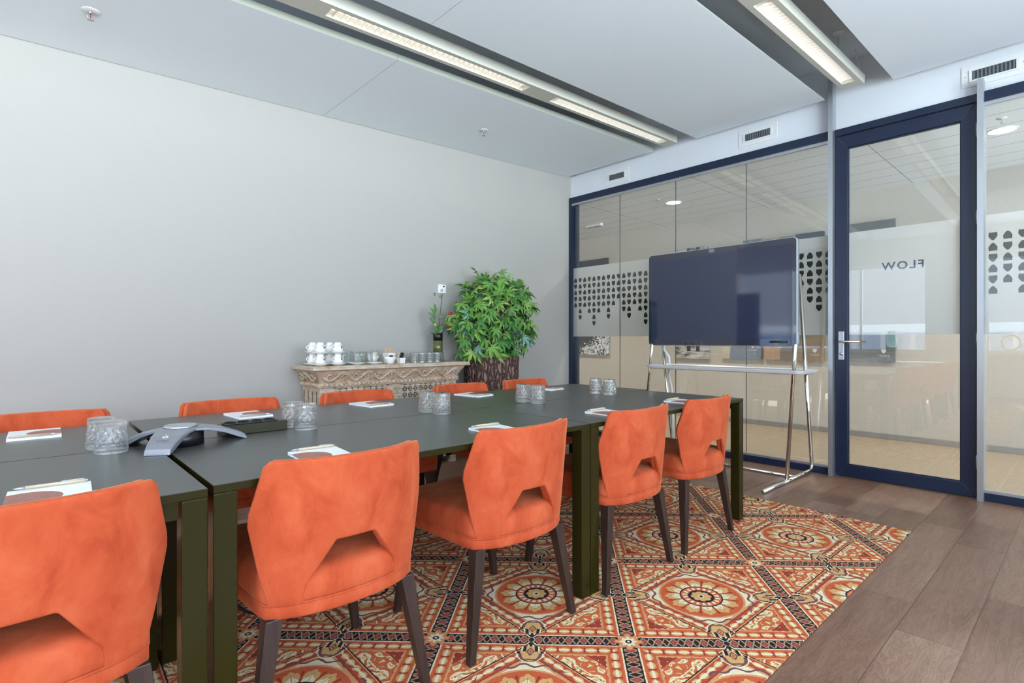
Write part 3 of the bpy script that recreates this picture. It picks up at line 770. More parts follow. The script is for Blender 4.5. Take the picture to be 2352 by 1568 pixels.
# emblem and maker's name on the near arm
vs, fs = text_mesh('Konftel', .009)
def on_arm(v, d_, off=0):   # x across, y along the near arm (read from outside)
    L = math.hypot(-.095, -.16); ux, uy = -.095 / L, -.16 / L; px, py = -uy, ux
    t = d_ / L; ks = [(0, .060), (.35, .058), (.62, .048), (.86, .030), (.96, .018), (1, .006)]
    for (a, b), (c, e) in zip(ks, ks[1:]):
        if a <= t <= c: z = b + (e - b) * (t - a) / (c - a); break
    return (ux * d_ - px * v, uy * d_ - py * v, z + .0006)
mb = MB(); mb.add([on_arm(-v[0], .142 - v[1]) for v in vs], fs)
mb.build('maker_name', M['black'], ph)
mb = MB(); rg = []
for k in range(16):
    a = 2 * PI * k / 16; rg.append((math.cos(a), math.sin(a)))
vs_ = [on_arm(.009 * c_, .122 - .006 * s_) for c_, s_ in rg] + [on_arm(.005 * c_, .122 - .003 * s_) for c_, s_ in rg]
mb.add(vs_, [(i, (i + 1) % 16, 16 + (i + 1) % 16, 16 + i) for i in range(16)])
mb.add([on_arm(-.006, .112), on_arm(.008, .103), on_arm(.004, .111)], [(0, 1, 2)]); mb.build('emblem', M['white_pl'], ph)
# power socket box
pb = empty('power_socket_box', (.661, 2.212, TP), 0, 'long black power socket box on the table beside the speakerphone', 'power socket')
MB().box(-.118, .118, -.036, .036, 0, .038).build('housing', M['tmetal'], pb, bevel=.003)
MB().box(-.105, .085, -.028, .028, .038, .043).build('socket_strip', M['black'], pb, bevel=.002)
for i in range(4):
    MB().lathe([(.021, 0), (.021, .003), (.018, .003), (.0175, -.0), (0, .0)], 20, (-.082 + .047 * i, 0, .0432)).build('socket', M['rubber'], pb)

# ------------------------------------------------------------------ interactive display on its stand
ds = empty('display_stand', (4.5, 2.263, 0), 0, 'chromed tube stand carrying the big screen in front of the glass wall', 'stand')
def dl(p): return (p[0] - 4.5, p[1] - 2.263, p[2])
def rnd_path(pts, rad, n=5):
    out = [Vector(pts[0])]
    for a, b, c in zip(pts, pts[1:], pts[2:]):
        a, b, c = Vector(a), Vector(b), Vector(c); u = (a - b).normalized(); v = (c - b).normalized()
        p0, p1 = b + u * rad, b + v * rad
        for k in range(n + 1):
            t = k / n; out.append((p0 * (1 - t) + b * t) * (1 - t) + (b * t + p1 * (0) if False else (b * (1 - t) + p1 * t)) * t)
    out.append(Vector(pts[-1])); return [tuple(p) for p in out]
RT = .0155
for yb in (1.613, 2.91):
    MB().tube([dl(p) for p in rnd_path([(3.89, yb, RT + .001), (4.86, yb, RT + .001), (4.575, yb, 1.62)], .07)], RT, 14).build('side_frame', M['chrome'], ds)
    MB().tube([dl((4.32, yb, RT + .01)), dl((4.50, yb, 1.10)), dl((4.545, yb, 1.62))], RT * .95, 14).build('front_pole', M['chrome'], ds)
MB().tube([dl((4.50, 1.62, RT)), dl((4.50, 2.90, RT))], .012, 12).tube([dl((4.56, 1.62, 1.6)), dl((4.56, 2.90, 1.6))], .012, 12).build('cross_bar', M['chrome'], ds)
# cable sleeve
MB().tube([dl(p) for p in [(4.60, 2.86, 1.2), (4.62, 2.86, 1.0), (4.66, 2.83, .93), (4.70, 2.85, .84), (4.72, 2.87, .75), (4.76, 2.86, .6), (4.80, 2.87, .4), (4.83, 2.9, .1)]], .012, 10).build('cable_sleeve', M['white_pl'], ds)
MB().tube([dl((4.775, 2.865, .56)), dl((4.778, 2.865, .53))], .024, 12).build('cable_clip', M['white_pl'], ds)
sh = MB(); 
def rrect(w, h, r, n=6):
    pts = []
    for cx, cy, a0 in ((w / 2 - r, h / 2 - r, 0), (-w / 2 + r, h / 2 - r, 90), (-w / 2 + r, -h / 2 + r, 180), (w / 2 - r, -h / 2 + r, 270)):
        for k in range(n + 1):
            a = math.radians(a0 + 90 * k / n); pts.append((cx + r * math.cos(a), cy + r * math.sin(a)))
    return pts
o1, o2 = rrect(.40, 1.41, .06), rrect(.33, 1.34, .04)
sh.rings([[(x, y, 0) for x, y in o2], [(x, y, .008) for x, y in rrect(.37, 1.38, .05)], [(x, y, .03) for x, y in o1], [(x, y, .033) for x, y in rrect(.394, 1.404, .058)], [(x, y, .024) for x, y in rrect(.36, 1.37, .045)]], False)
sh.xf(Matrix.Translation(dl((4.585, 2.23, .825)))).build('shelf_tray', M['white_pl'], ds)
sc = empty('interactive_display', (4.50, 2.27, 1.475), 0, 'large dark touch screen with thin silver edge on the chromed stand', 'screen')
W_, H_ = 1.35, .865
def plate(pts, x0, x1, mb=None):
    mb = mb or MB(); n_ = len(pts)
    mb.rings([[(x0, p[0], p[1]) for p in pts], [(x1, p[0], p[1]) for p in pts]], False); return mb
plate(rrect(W_, H_, .035), -.018, .03).build('casing', M['alu'], sc, bevel=.004)
n = NT('screen_glass'); n.set(col=srgb(34, 38, 58), rough=.035, spec=.9, coat=.4); n.b.inputs['Coat Roughness'].default_value = .25; M['screen'] = n.m
plate(rrect(W_ - .012, H_ - .012, .03), -.021, -.018).build('glass', M['screen'], sc)
plate(rrect(W_ - .07, H_ - .12, .004), -.0215, -.021).build('active_area', simple('screen_panel', srgb(46, 52, 76), .05, spec=.7), sc)
plate(rrect(.052, .03, .01), -.023, -.0215).xf(Matrix.Translation((0, .03, .405))).build('camera_window', simple('grey_lens_window', srgb(120, 128, 140), .2), sc)
MB().tube([(-.028, -.60, -.395), (-.028, -.48, -.395), (-.028, -.465, -.395)], [.009, .009, .003], 10).build('stylus', M['black'], sc)
MB().box(.03, .07, -.35, .35, -.25, .2).build('rear_housing', M['black'], sc)

# ------------------------------------------------------------------ sideboard
n = NT('weathered_carved_wood'); co = n.coord(); f = n.noise(co, 9, 6, .7, .6); g = n.noise(n.map(co, (3, 30, 30)), 2, 5, .7)
n.set(col=n.ramp(f * .5 + g * .5, [(.34, srgb(150, 108, 76)), (.46, srgb(186, 164, 138)), (.6, srgb(206, 196, 180)), (.72, srgb(222, 215, 203))]), rough=.8).bump(g + f, .5, .006); M['oldwood'] = n.m
M['dark_inside'] = simple('painted_hollow_shade', srgb(40, 32, 26), .9)  # dark colour stands in for shade inside the lattice
M['brownwood'] = simple('worn_shaded_brown_wood', srgb(190, 162, 136), .85, noise=.25, ns=14, bump=.3)  # worn brown, also darkened to put crevice shade behind the carving
SX0, SX1, SY0, SY1, SZ = 1.56, 3.0, 3.85, 4.275, .90
sb = empty('carved_sideboard', (2.28, 4.06, 0), 0, 'whitewashed carved wooden sideboard with pierced lattice doors against the grey wall', 'sideboard')
def sl(mb): return mb.xf(Matrix.Translation((-2.28, -4.06, 0)))
t = MB()
def ringrect(i, z): return [(SX0 + i, SY0 + i, z), (SX1 - i, SY0 + i, z), (SX1 - i, SY1, z), (SX0 + i, SY1, z)]
t.rings([ringrect(.015, SZ - .035), ringrect(.0, SZ - .03), ringrect(.0, SZ - .008), ringrect(.006, SZ)], False)
sl(t).build('top_board', M['oldwood'], sb)
co_ = MB(); prof = [(.03, SZ - .035), (.04, SZ - .05), (.06, SZ - .08), (.078, SZ - .115), (.085, SZ - .13)]
co_.rings([ringrect(i, z) for i, z in prof][::-1] if False else [ringrect(i, z) for i, z in prof], False)
co_.rings([ringrect(.075, SZ - .13), ringrect(.075, SZ - .165), ringrect(.09, SZ - .168)], False)
sl(co_).build('cornice', M['brownwood'], sb)
# carving on the cornice: vine, spirals, flowers
cv = MB()
def on_c(u, v):   # u along x, v 0..1 down the slanted face
    z = SZ - .04 - .09 * v; i = .033 + .05 * v
    return (u, SY0 + i - .004, z)
def on_s(u, v):
    z = SZ - .04 - .09 * v; i = .033 + .05 * v
    return (SX0 + i - .004, u, z)
per = .21
for fn, a0, a1 in ((on_c, SX0 + .1, SX1 - .1), (on_s, SY0 + .1, SY1 - .02)):
    path = []; k = 0; N_ = int((a1 - a0) / .01)
    for i in range(N_ + 1):
        u = a0 + (a1 - a0) * i / N_; path.append(fn(u, .5 + .36 * math.sin(2 * PI * (u - a0) / per)))
    cv.tube(path, .009, 6)
    u = a0 + per * .25; sgn = 1
    while u < a1 - .03:
        cc = .5 - .02 * sgn
        sp = [fn(u + (.036 - .0042 * j) * math.cos(j * .75 * sgn + 1), cc - sgn * .0 + (.42 - .05 * j) * math.sin(j * .75 * sgn + 1)) for j in range(8)]
        cv.tube(sp, .0065, 6)
        for j in range(5):
            a = 2 * PI * j / 5; x, y, z = fn(u + per * .24 + .011 * math.cos(a), .5 + .14 * math.sin(a)); cv.ball((x, y, z), .0065, 6, 4)
        for j in (-1, 1): cv.tube([fn(u + .02 * j, cc), fn(u + .035 * j, cc + .12), fn(u + .05 * j, cc + .3 * sgn)], [.003, .006, .002], 6)
        u += per / 2; sgn = -sgn
nb_ = 34
for i in range(nb_): cv.ball((SX0 + .10 + (SX1 - SX0 - .2) * i / (nb_ - 1), SY0 + .074, SZ - .147), .0155, 8, 5)
for i in range(9): cv.ball((SX0 + .074, SY0 + .10 + (SY1 - SY0 - .12) * i / 8, SZ - .147), .0155, 8, 5)
sl(cv).build('carved_frieze', M['oldwood'], sb)
# body
bd = MB(); bx0, bx1, by0 = SX0 + .09, SX1 - .09, SY0 + .095
bd.box(bx0, bx1, by0 + .03, SY1, .06, SZ - .16)
for (a, b) in ((bx0, bx0 + .11), (bx0 + .575, bx0 + .685), (bx1 - .11, bx1)): bd.box(a, b, by0, by0 + .035, .06, SZ - .16)
bd.box(bx0, bx1, by0, by0 + .035, .06, .16)
for x_ in (bx0 + .0, bx1 - .06):
    for y_ in (by0, SY1 - .06): bd.box(x_, x_ + .06, y_, y_ + .06, 0, .06)
sl(bd).build('body', M['oldwood'], sb)
for (a, b) in ((bx0, bx0 + .11), (bx0 + .575, bx0 + .685), (bx1 - .11, bx1)):
    cp = MB()
    for k in range(18):
        z = .18 + k * .03
        for xx in (a + .012, b - .012): cp.ball((xx, by0 - .001, z), .008, 6, 4)
    for k in range(5):
        z = .2 + k * .12; c_ = (a + b) / 2
        for j in range(6):
            an = 2 * PI * j / 6; cp.ball((c_ + .018 * math.cos(an), by0 - .001, z + .022 * math.sin(an)), .011, 6, 4)
    sl(cp).build('pilaster_carving', M['oldwood'], sb)
cp = MB()
for k in range(4):
    for xx in (0, 1):
        y_ = by0 + .06 + k * .08
        cp.tube([(bx0 - .001, y_, .1), (bx0 - .001, y_, .7)], .004, 6)
for k in range(20): cp.ball((bx0, by0 + .03, .12 + k * .03), .007, 6, 4); cp.ball((bx0, SY1 - .06, .12 + k * .03), .007, 6, 4)
sl(cp).build('side_carving', M['oldwood'], sb)
for (a, b) in ((bx0 + .11, bx0 + .575), (bx0 + .685, bx1 - .11)):
    z0, z1 = .16, SZ - .165; L = MB(); s_ = .052
    def bar(x0, zz0, x1, zz1, w):
        # clip roughly to the panel
        if min(x0, x1) < a - 1e-6 or max(x0, x1) > b + 1e-6 or min(zz0, zz1) < z0 or max(zz0, zz1) > z1: return
        dx, dz = x1 - x0, zz1 - zz0; l_ = math.hypot(dx, dz); px, pz = -dz / l_ * w, dx / l_ * w; yy = by0 + .008
        mx, mz = (x0 + x1) / 2, (zz0 + zz1) / 2
        q = [(x0, zz0), (mx + px, mz + pz), (x1, zz1), (mx - px, mz - pz)]
        L.hexa([(u, yy + .01, w_) for u, w_ in q], [(u, yy, w_) for u, w_ in q])
    nx = int(round((b - a) / s_)); nz = int(round((z1 - z0) / (s_)))
    sx_, sz_ = (b - a) / nx, (z1 - z0) / nz
    for i in range(nx):
        for j in range(nz):
            cx, cz = a + sx_ * (i + .5), z0 + sz_ * (j + .5)
            for k in range(8):
                an = PI / 4 * k; rr_ = (.5 if k % 2 == 0 else .707)
                bar(cx, cz, cx + sx_ * rr_ * math.cos(an) * .999, cz + sz_ * rr_ * math.sin(an) * .999, .0062)
            for (u0, w0, u1, w1) in ((-.5, 0, 0, .5), (0, .5, .5, 0), (.5, 0, 0, -.5), (0, -.5, -.5, 0)):
                bar(cx + u0 * sx_ * .999, cz + w0 * sz_ * .999, cx + u1 * sx_ * .999, cz + w1 * sz_ * .999, .0045)
    for (u0, u1, w0, w1) in ((a, a + .012, z0, z1), (b - .012, b, z0, z1), (a, b, z1 - .012, z1), (a, b, z0, z0 + .012)): L.box(u0, u1, by0, by0 + .02, w0, w1)
    dr = sl(L).build('lattice_door', M['oldwood'], sb)
    bk = MB().box(a, b, by0 + .026, by0 + .0295, z0, z1); sl(bk).build('hollow_shade_sheet', M['dark_inside'], dr)  # dark sheet where the pierced doors show only shade inside

# things on the sideboard --------------------------------------------------
ZT = SZ + .0003
M['print'] = simple('black_print', srgb(30, 30, 30), .5)
def cup():
    r = empty('coffee_cup')
    b = MB().lathe([(.0, .07), (.022, .07), (.024, .066), (.030, .05), (.037, .022), (.041, .0), (.038, 0), (.034, .022), (.027, .048), (.019, .062), (0, .062)], 28); b.build('body', M['china'], r)
    hd = [(-.030 - .026 * math.sin(PI * k / 8), 0, .052 - .040 * k / 8) for k in range(9)]
    MB().tube(hd, .0038, 8).build('handle', M['china'], r)
    def wrap(v, z):
        R_ = .0415 - (z / .07) * .0165 + .0012; a = -PI / 2 + v / R_; return (R_ * math.cos(a), R_ * math.sin(a), z)
    vs, fs = text_mesh('TRIBES', .0085); mb = MB(); mb.add([wrap(v[0] * 1.3, .044 + v[1]) for v in vs], fs)
    pts = shield_pts(.013, .016, False); mb.add([wrap(p[0] + .008, .030 + p[1]) for p in pts], [tuple(range(len(pts)))])
    mb.build('printed_logo', M['print'], r)
    return r
def saucer():
    return MB().lathe([(0, .0), (.03, 0), (.034, .004), (.061, .013), (.0665, .017), (.065, .018), (.058, .0155), (.03, .007), (0, .006)], 32).build('saucer', M['china'])
cup0 = cup(); sau0 = saucer(); first = True
def on_board(px_x, y): return (px_x, y)
stacks = [(1.645, 3.925, 'front left'), (1.644, 4.065, 'rear left'), (1.782, 3.925, 'front right'), (1.782, 4.065, 'rear right')]
for (x, y, w) in stacks:
    for lv_ in (0, 1):
        lv_z = ZT + lv_ * .0882
        wl = 'lower' if lv_ == 0 else 'upper'
        if first: s1, c1 = sau0, cup0
        else: s1, c1 = copy_tree(sau0), copy_tree(cup0)
        s1.location = (x, y, lv_z); c1.location = (x, y, lv_z + .0182 - .0025 * 0); c1.rotation_euler = (0, 0, .25); first = False
        tag(s1, f'white saucer under the {wl} cup of the {w} stack on the sideboard', 'saucer', 'white saucers on the sideboard')
        tag(c1, f'white upturned coffee cup, {wl} one of the {w} stack on the sideboard', 'cup', 'white coffee cups stacked on the sideboard')
for (x, y, w) in ((1.935, 4.08, 'rear saucer just right of the cup stacks'), (1.94, 3.925, 'middle saucer under the tall glasses'), (2.09, 3.93, 'right saucer under the tall glasses')):
    copy_tree(sau0, (x, y, ZT), 0, 'flat white saucer, ' + w)
tg0 = MB().lathe([(0, .012), (.024, .012), (.027, .07), (.032, .098), (.034, .098), (.029, .07), (.028, .03), (.026, 0), (0, 0)][::-1], 20).build('tea_glass', M['thin'])
tags = [(1.866, 4.0, 'first from the left'), (1.935, 4.08, 'standing on the rear saucer'), (1.935, 3.925, 'standing on the middle saucer'), (2.008, 4.015, 'just behind and right of the middle saucer'), (2.083, 4.105, 'rearmost on the right'), (2.098, 4.03, 'behind the right saucer'), (2.09, 3.93, 'standing on the right saucer')]
for i, (x, y, w) in enumerate(tags):
    o = tg0 if i == 0 else copy_tree(tg0)
    zz = ZT + (.0062 if 'standing on' in w else 0)
    o.location = (x, y, zz); tag(o, 'tall clear tea glass among the saucers, ' + w, 'glass', 'tall clear glasses on the sideboard')
def bowl(name, x, y, r_, h, label, sq=False):
    e = empty(name, (x, y, ZT), 0, label, 'bowl')
    n_ = 4 if sq else 28
    prof = [(0, 0), (r_ * .5, 0), (r_ * .62, h * .2), (r_ * .93, h * .7), (r_, h), (r_ * .95, h), (r_ * .85, h * .65), (r_ * .5, h * .2), (0, h * .15)]
    if sq: prof = [(0, 0), (r_ * .8, 0), (r_, h), (r_ * .94, h), (r_ * .75, h * .12), (0, h * .12)]
    b = MB().lathe(prof, n_, smooth=not sq)
    if sq: b.xf(Matrix.Rotation(PI / 4 + .1, 4, 'Z'))
    b.build('bowl_body', M['china'], e, bevel=.002 if sq else None); return e
bowl('bowl', 2.233, 3.935, .052, .058, 'round white bowl in front, holding small milk cups')
bowl('bowl', 2.19, 4.14, .05, .06, 'white bowl at the back filled with sachets, behind the tall glasses')
bowl('bowl', 2.31, 4.08, .055, .085, 'square white bowl holding the wooden stirrers', True)
bowl('bowl', 2.355, 3.965, .04, .045, 'small white bowl at the right holding black sachets', True)
wood_s = simple('birch_stick', srgb(222, 184, 140), .6); first = None
for i in range(22):
    a = random.uniform(0, 2 * PI); rr_ = random.uniform(.0, .028); tl = random.uniform(.05, .4)
    bx_, by_ = 2.31 + rr_ * math.cos(a), 4.08 + rr_ * math.sin(a)
    if first is None: first = MB().box(-.0022, .0022, -.0007, .0007, 0, .115).build('wooden_stirrer', wood_s); o = first
    else: o = first.copy(); COL.objects.link(o)
    o.location = (bx_, by_, ZT + .014); o.rotation_euler = (random.uniform(-.25, .25), random.uniform(-.3, .3), a)
    tag(o, 'thin wooden stirrer in the bunch standing in the square white bowl', 'stirrer', 'wooden stirrers in the square bowl')
mk = None
for i, (dx, dy) in enumerate(((-.02, -.015), (.02, -.01), (0, .02), (-.005, -.03), (.03, .015))):
    if mk is None:
        mk = empty('milk_cup'); MB().lathe([(0, 0), (.011, 0), (.015, .015), (.018, .016), (0, .016)], 16).build('cup_body', M['white_pl'], mk); MB().lathe([(0, .0162), (.018, .0162), (.018, .0168), (0, .0168)], 16).build('foil_lid', simple('dark_foil_lid', srgb(50, 50, 50), .4), mk); o = mk
    else: o = copy_tree(mk)
    o.location = (2.233 + dx, 3.935 + dy, ZT + .048); o.rotation_euler = (.5 * (i % 3 - 1), .3 * (i % 2), i)
    tag(o, 'small milk cup with a dark lid in the round white bowl', 'milk cup', 'milk cups in the round bowl')
blk = simple('black_sachet', srgb(35, 30, 28), .4); gold_s = simple('cream_sachet', srgb(216, 200, 160), .5); grn = simple('white_green_sachet', srgb(210, 216, 196), .5)
for (x, y, mt, w, cname, zo) in ((2.355, 3.965, blk, 'standing in the small right bowl', 'black', .03), (2.34, 3.98, gold_s, 'leaning behind the black one in the small right bowl', 'cream', .03), (2.172, 4.13, grn, 'in the rear bowl, left', 'pale green', .035), (2.205, 4.135, gold_s, 'in the rear bowl, right', 'cream', .035)):
    o = MB().box(-.018, .018, -.003, .003, 0, .06).build('sachet', mt, None, bevel=.0015); o.location = (x, y, ZT + zo); o.rotation_euler = (.2, .1, .3)
    tag(o, f'{cname} paper sachet {w}', 'sachet')
gt0 = cut_glass(False)
gg = gt0.build('cut_glass_tumbler', M['crystal'])
k = 0
for iy in range(2):
    for ix in range(4):
        x = 2.462 + ix * .077 + iy * .088; y = 3.925 + iy * .088
        o = gg if k == 0 else copy_tree(gg)
        o.location = (x, y, ZT); o.scale = (.86, .86, .86)
        tag(o, f"{['leftmost', 'second', 'third', 'rightmost'][ix]} cut glass tumbler in the {['front', 'back'][iy]} row beside the dark vase", 'drinking glass', 'cut glass tumblers on the sideboard'); k += 1
# vase with flowers
vz = empty('vase', (2.835, 4.12, ZT), 0, 'tall dark cylindrical vase with an olive band at the right end of the sideboard', 'vase')
MB().lathe([(0, 0), (.043, 0), (.044, .06), (.044, .063), (0, .063)], 28).build('base_section', M['black'], vz)
n = NT('olive_glass'); n.set(col=srgb(92, 92, 48), rough=.15, coat=.5); MB().lathe([(.0435, .063), (.0435, .19), (.03, .19), (.03, .063)], 28).build('olive_band', n.m, vz)
MB().lathe([(.044, .19), (.0445, .255), (.041, .257), (.039, .2), (0, .2)], 28).build('neck_section', M['black'], vz)
fl = empty('flower_stems', (2.835, 4.12, ZT + .201), 0, 'artificial branch with two red blooms and green leaves in the dark vase', 'flowers')
stm = MB(); paths = [[(0, 0, 0), (.01, 0, .12), (.02, -.01, .25), (.045, -.01, .42)], [(0, 0, 0), (-.03, -.01, .1), (-.05, 0, .24)], [(.01, 0, 0), (.05, -.04, .12), (.085, -.06, .22)], [(.0, 0, 0), (.04, -.04, .08), (.08, -.06, .12)], [(0, 0, 0), (-.05, -.02, .04), (-.09, -.02, .06)]]
for p_ in paths: stm.tube(p_, .003, 6)
stm.build('stem', simple('dark_twig', srgb(70, 50, 42), .7), fl)
def leaf_shape(mb, base, d, up, L, W, fold=.15):
    d = Vector(d).normalized(); s_ = d.cross(Vector(up)).normalized(); u_ = s_.cross(d)
    b0 = Vector(base); pts = []
    for t, w in ((0, .0), (.2, .7), (.45, 1), (.75, .65), (1, 0)):
        c_ = b0 + d * L * t + u_ * (-.25 * L * t * t)
        pts.append((c_ - s_ * W * w / 2 + u_ * fold * W * w, c_, c_ + s_ * W * w / 2 + u_ * fold * W * w))
    vs = [tuple(v) for p3 in pts for v in p3]; fs = []
    for i in range(4):
        a = i * 3; fs += [(a, a + 1, a + 4, a + 3), (a + 1, a + 2, a + 5, a + 4)]
    mb.add(vs, fs, True)
lf = MB()
for (bz, ang, L) in ((.03, PI, .10), (.06, -1.0, .07), (.10, PI + .4, .09), (.14, 2.6, .09), (.19, PI - .2, .1), (.22, 2.2, .09), (.24, 1.7, .09), (.10, .3, .07), (.2, -.4, .06), (.38, .8, .04), (.40, 2.5, .035), (.05, PI + .9, .09)):
    leaf_shape(lf, (.0 - .04 * (bz > .13) * (ang > 1.2), -.02, bz), (math.cos(ang), -.25, .75), (0, -1, .3), L, .036)
lf.build('leaves', simple('waxy_green_leaf', srgb(92, 128, 78), .45, noise=.3, ns=12), fl)
for (x, y, z) in ((.088, -.075, .232), (.078, -.075, .12)):
    b = MB()
    for k in range(6):
        a = PI / 3 * k; leaf_shape(b, (x, y, z - .02), (math.cos(a) * .6, math.sin(a) * .6, 1), (math.cos(a), math.sin(a), 0), .045, .034, -.3)
    b.ball((x, y, z), .02, 12, 8, 1.2); b.build('bloom', simple('red_petal', srgb(178, 30, 38), .4), fl)
MB().ball((-.045, -.02, .135), .012, 8, 6).ball((-.035, -.02, .125), .01, 8, 6).build('yellow_bud', simple('yellow_petal', srgb(214, 200, 60), .5), fl)
# thermostat
th_ = empty('thermostat', (2.99, 4.29, 1.587), 0, 'small white wall thermostat above the vase', 'thermostat')
MB().box(-.043, .043, -.022, 0, -.042, .042).build('housing', M['white_pl'], th_, bevel=.004)
MB().box(.006, .026, -.0235, -.022, .018, .03).build('readout', M['black'], th_)
MB().lathe([(0, 0), (.0105, 0), (.012, .008), (0, .008)], 18).xf(Matrix.Translation((-.012, -.03, -.015)) @ Matrix.Rotation(-PI / 2, 4, 'X')).build('dial', M['alu'], th_)

# ------------------------------------------------------------------ tree trunk planter and foliage
n = NT('tree_bark'); co = n.coord(); wp = n.sep(n.noise(co, 9, 3, .6, col=True)); bx_ = n.sep(co)
v = n.voronoi(n.comb((bx_[0] + wp[0] * .06) * 26, (bx_[1] + wp[1] * .06) * 26, (bx_[2] + wp[2] * .1) * 9), 1, 'DISTANCE_TO_EDGE'); f = n.noise(co, 24, 6, .7)
hgt = n.math('SMOOTH_MIN', v * 2.2, .55, .2) + f * .35
n.set(col=n.ramp(hgt, [(.12, srgb(48, 32, 28)), (.35, srgb(92, 68, 60)), (.6, srgb(122, 94, 84)), (.85, srgb(160, 130, 112))]), rough=.85).bump(hgt, 1, .03); M['bark'] = n.m
pot = empty('bark_planter', (3.385, 4.0, 0), 0, 'tall round planter covered in tree bark beside the sideboard', 'planter')
def rough_r(t, z): return .010 * math.sin(9 * t + 2 * math.sin(z * 4)) + .007 * math.sin(23 * t + z * 6) + .006 * math.sin(z * 21 + 5 * t)
prf = [(.255, 0)] + [(.258 - .004 * math.sin(z * 3), z) for z in [i * .05 for i in range(1, 18)]] + [(.262, .9), (.262, .928), (.24, .932), (.235, .9), (0, .88)]
MB().lathe(prf, 72, rf=lambda t, z: rough_r(t, z) if z < .93 and z >= 0 else 0).build('bark_shell', M['bark'], pot)
n = NT('maple_leaf'); at = n.node('ShaderNodeAttribute'); at.attribute_name = 'tone'
n.set(col=n.ramp(at.outputs['Fac'], [(.0, srgb(46, 98, 52)), (.35, srgb(84, 136, 66)), (.65, srgb(120, 164, 76)), (.85, srgb(150, 182, 92)), (1, srgb(124, 164, 146))]), rough=.5, spec=.3)
M['maple'] = n.m
tr = empty('potted_maple', (3.385, 4.0, .88), 0, 'round bushy artificial maple with bright green leaves in the bark planter', 'plant')
br = MB()
C0 = Vector((0, -.03, .43)); RX, RY, RZ_ = .44, .26, .43
for (x, y) in ((-.07, -.05), (.05, 0), (.0, .05)):
    br.tube([(x, y, 0), (x * .6 + .02, y - .03, .12), (x * 2.2 + .04, y, .26), (x * 3.5, y * 1.5, .5)], [.017, .014, .011, .005], 8)
for k in range(26):
    a = random.uniform(0, 2 * PI); e = random.uniform(-.6, 1.3)
    d_ = Vector((math.cos(a) * math.cos(e) * RX * .85, math.sin(a) * math.cos(e) * RY * .8, math.sin(e) * RZ_ * .85))
    br.tube([(0, 0, .12 + .1 * (k % 3)), tuple(C0 * .9 + d_ * .4), tuple(C0 + d_)], [.007, .004, .002], 5)
br.build('branches', simple('brown_branch', srgb(112, 74, 56), .8), tr)
lv_ = MB(); tones = []
def maple(P0, d, nrm_, L):
    d = d.normalized(); s_ = d.cross(nrm_).normalized(); n2 = s_.cross(d).normalized(); n0 = len(lv_.f)
    lobes = [(-128, .42), (-84, .66), (-42, .88), (0, 1.0), (42, .88), (84, .66), (128, .42)]
    ctr = P0 + d * L * .30; vs = [ctr]; fs = []
    for a, r_ in lobes:
        a = math.radians(a); dd = d * math.cos(a) + s_ * math.sin(a); ss = d * -math.sin(a) + s_ * math.cos(a)
        R_ = L * .7 * r_; b = len(vs)
        vs += [ctr + dd * R_ * .30 - ss * R_ * .12, ctr + dd * R_ * .58 - ss * R_ * .15 + n2 * R_ * .03, ctr + dd * R_ - n2 * R_ * .28, ctr + dd * R_ * .58 + ss * R_ * .15 + n2 * R_ * .03, ctr + dd * R_ * .30 + ss * R_ * .12, ctr + dd * R_ * .5 - n2 * R_ * .04]
        fs += [(0, b, b + 5), (b, b + 1, b + 5), (b + 1, b + 2, b + 5), (b + 5, b + 2, b + 3), (b + 5, b + 3, b + 4), (0, b + 5, b + 4)]
    b = len(vs); vs += [P0, P0 + s_ * .0022]; fs.append((0, b, b + 1))
    lv_.add(vs, fs, False); return len(fs)
ft = []
for k in range(430):
    a = random.uniform(0, 2 * PI); e = math.asin(random.uniform(-.93, 1)); rr_ = random.uniform(.72, 1.0) if k % 5 else random.uniform(.45, .75)
    dv = Vector((math.cos(a) * math.cos(e), math.sin(a) * math.cos(e), math.sin(e)))
    P0 = C0 + Vector((dv.x * RX, dv.y * RY, dv.z * RZ_)) * rr_
    out = Vector((dv.x * 1.0, dv.y * 1.0 - .15, dv.z * .8 + .1)).normalized()
    d_ = (out * .45 + Vector((random.uniform(-.6, .6), random.uniform(-.5, .3), random.uniform(-.95, .25)))).normalized()
    L = random.uniform(.13, .18)
    if P0.y + 4.0 + max(0, d_.y) * L > 4.27: P0.y = 4.26 - 4.0 - max(0, d_.y) * L
    nn = (out + Vector((random.uniform(-.5, .5), random.uniform(-.5, .1), random.uniform(-.1, .7)))).normalized()
    if P0.z < .02 and math.hypot(P0.x, P0.y) < .26: P0.z = .06
    c = maple(P0, d_, nn, L); tn = min(1, max(0, random.gauss(.5, .22))); 
    if random.random() < .09: tn = 1
    ft += [tn] * c
lo_ = lv_.build('foliage', M['maple'], tr)
at_ = lo_.data.attributes.new('tone', 'FLOAT', 'FACE')
for i, t_ in enumerate(ft): at_.data[i].value = t_

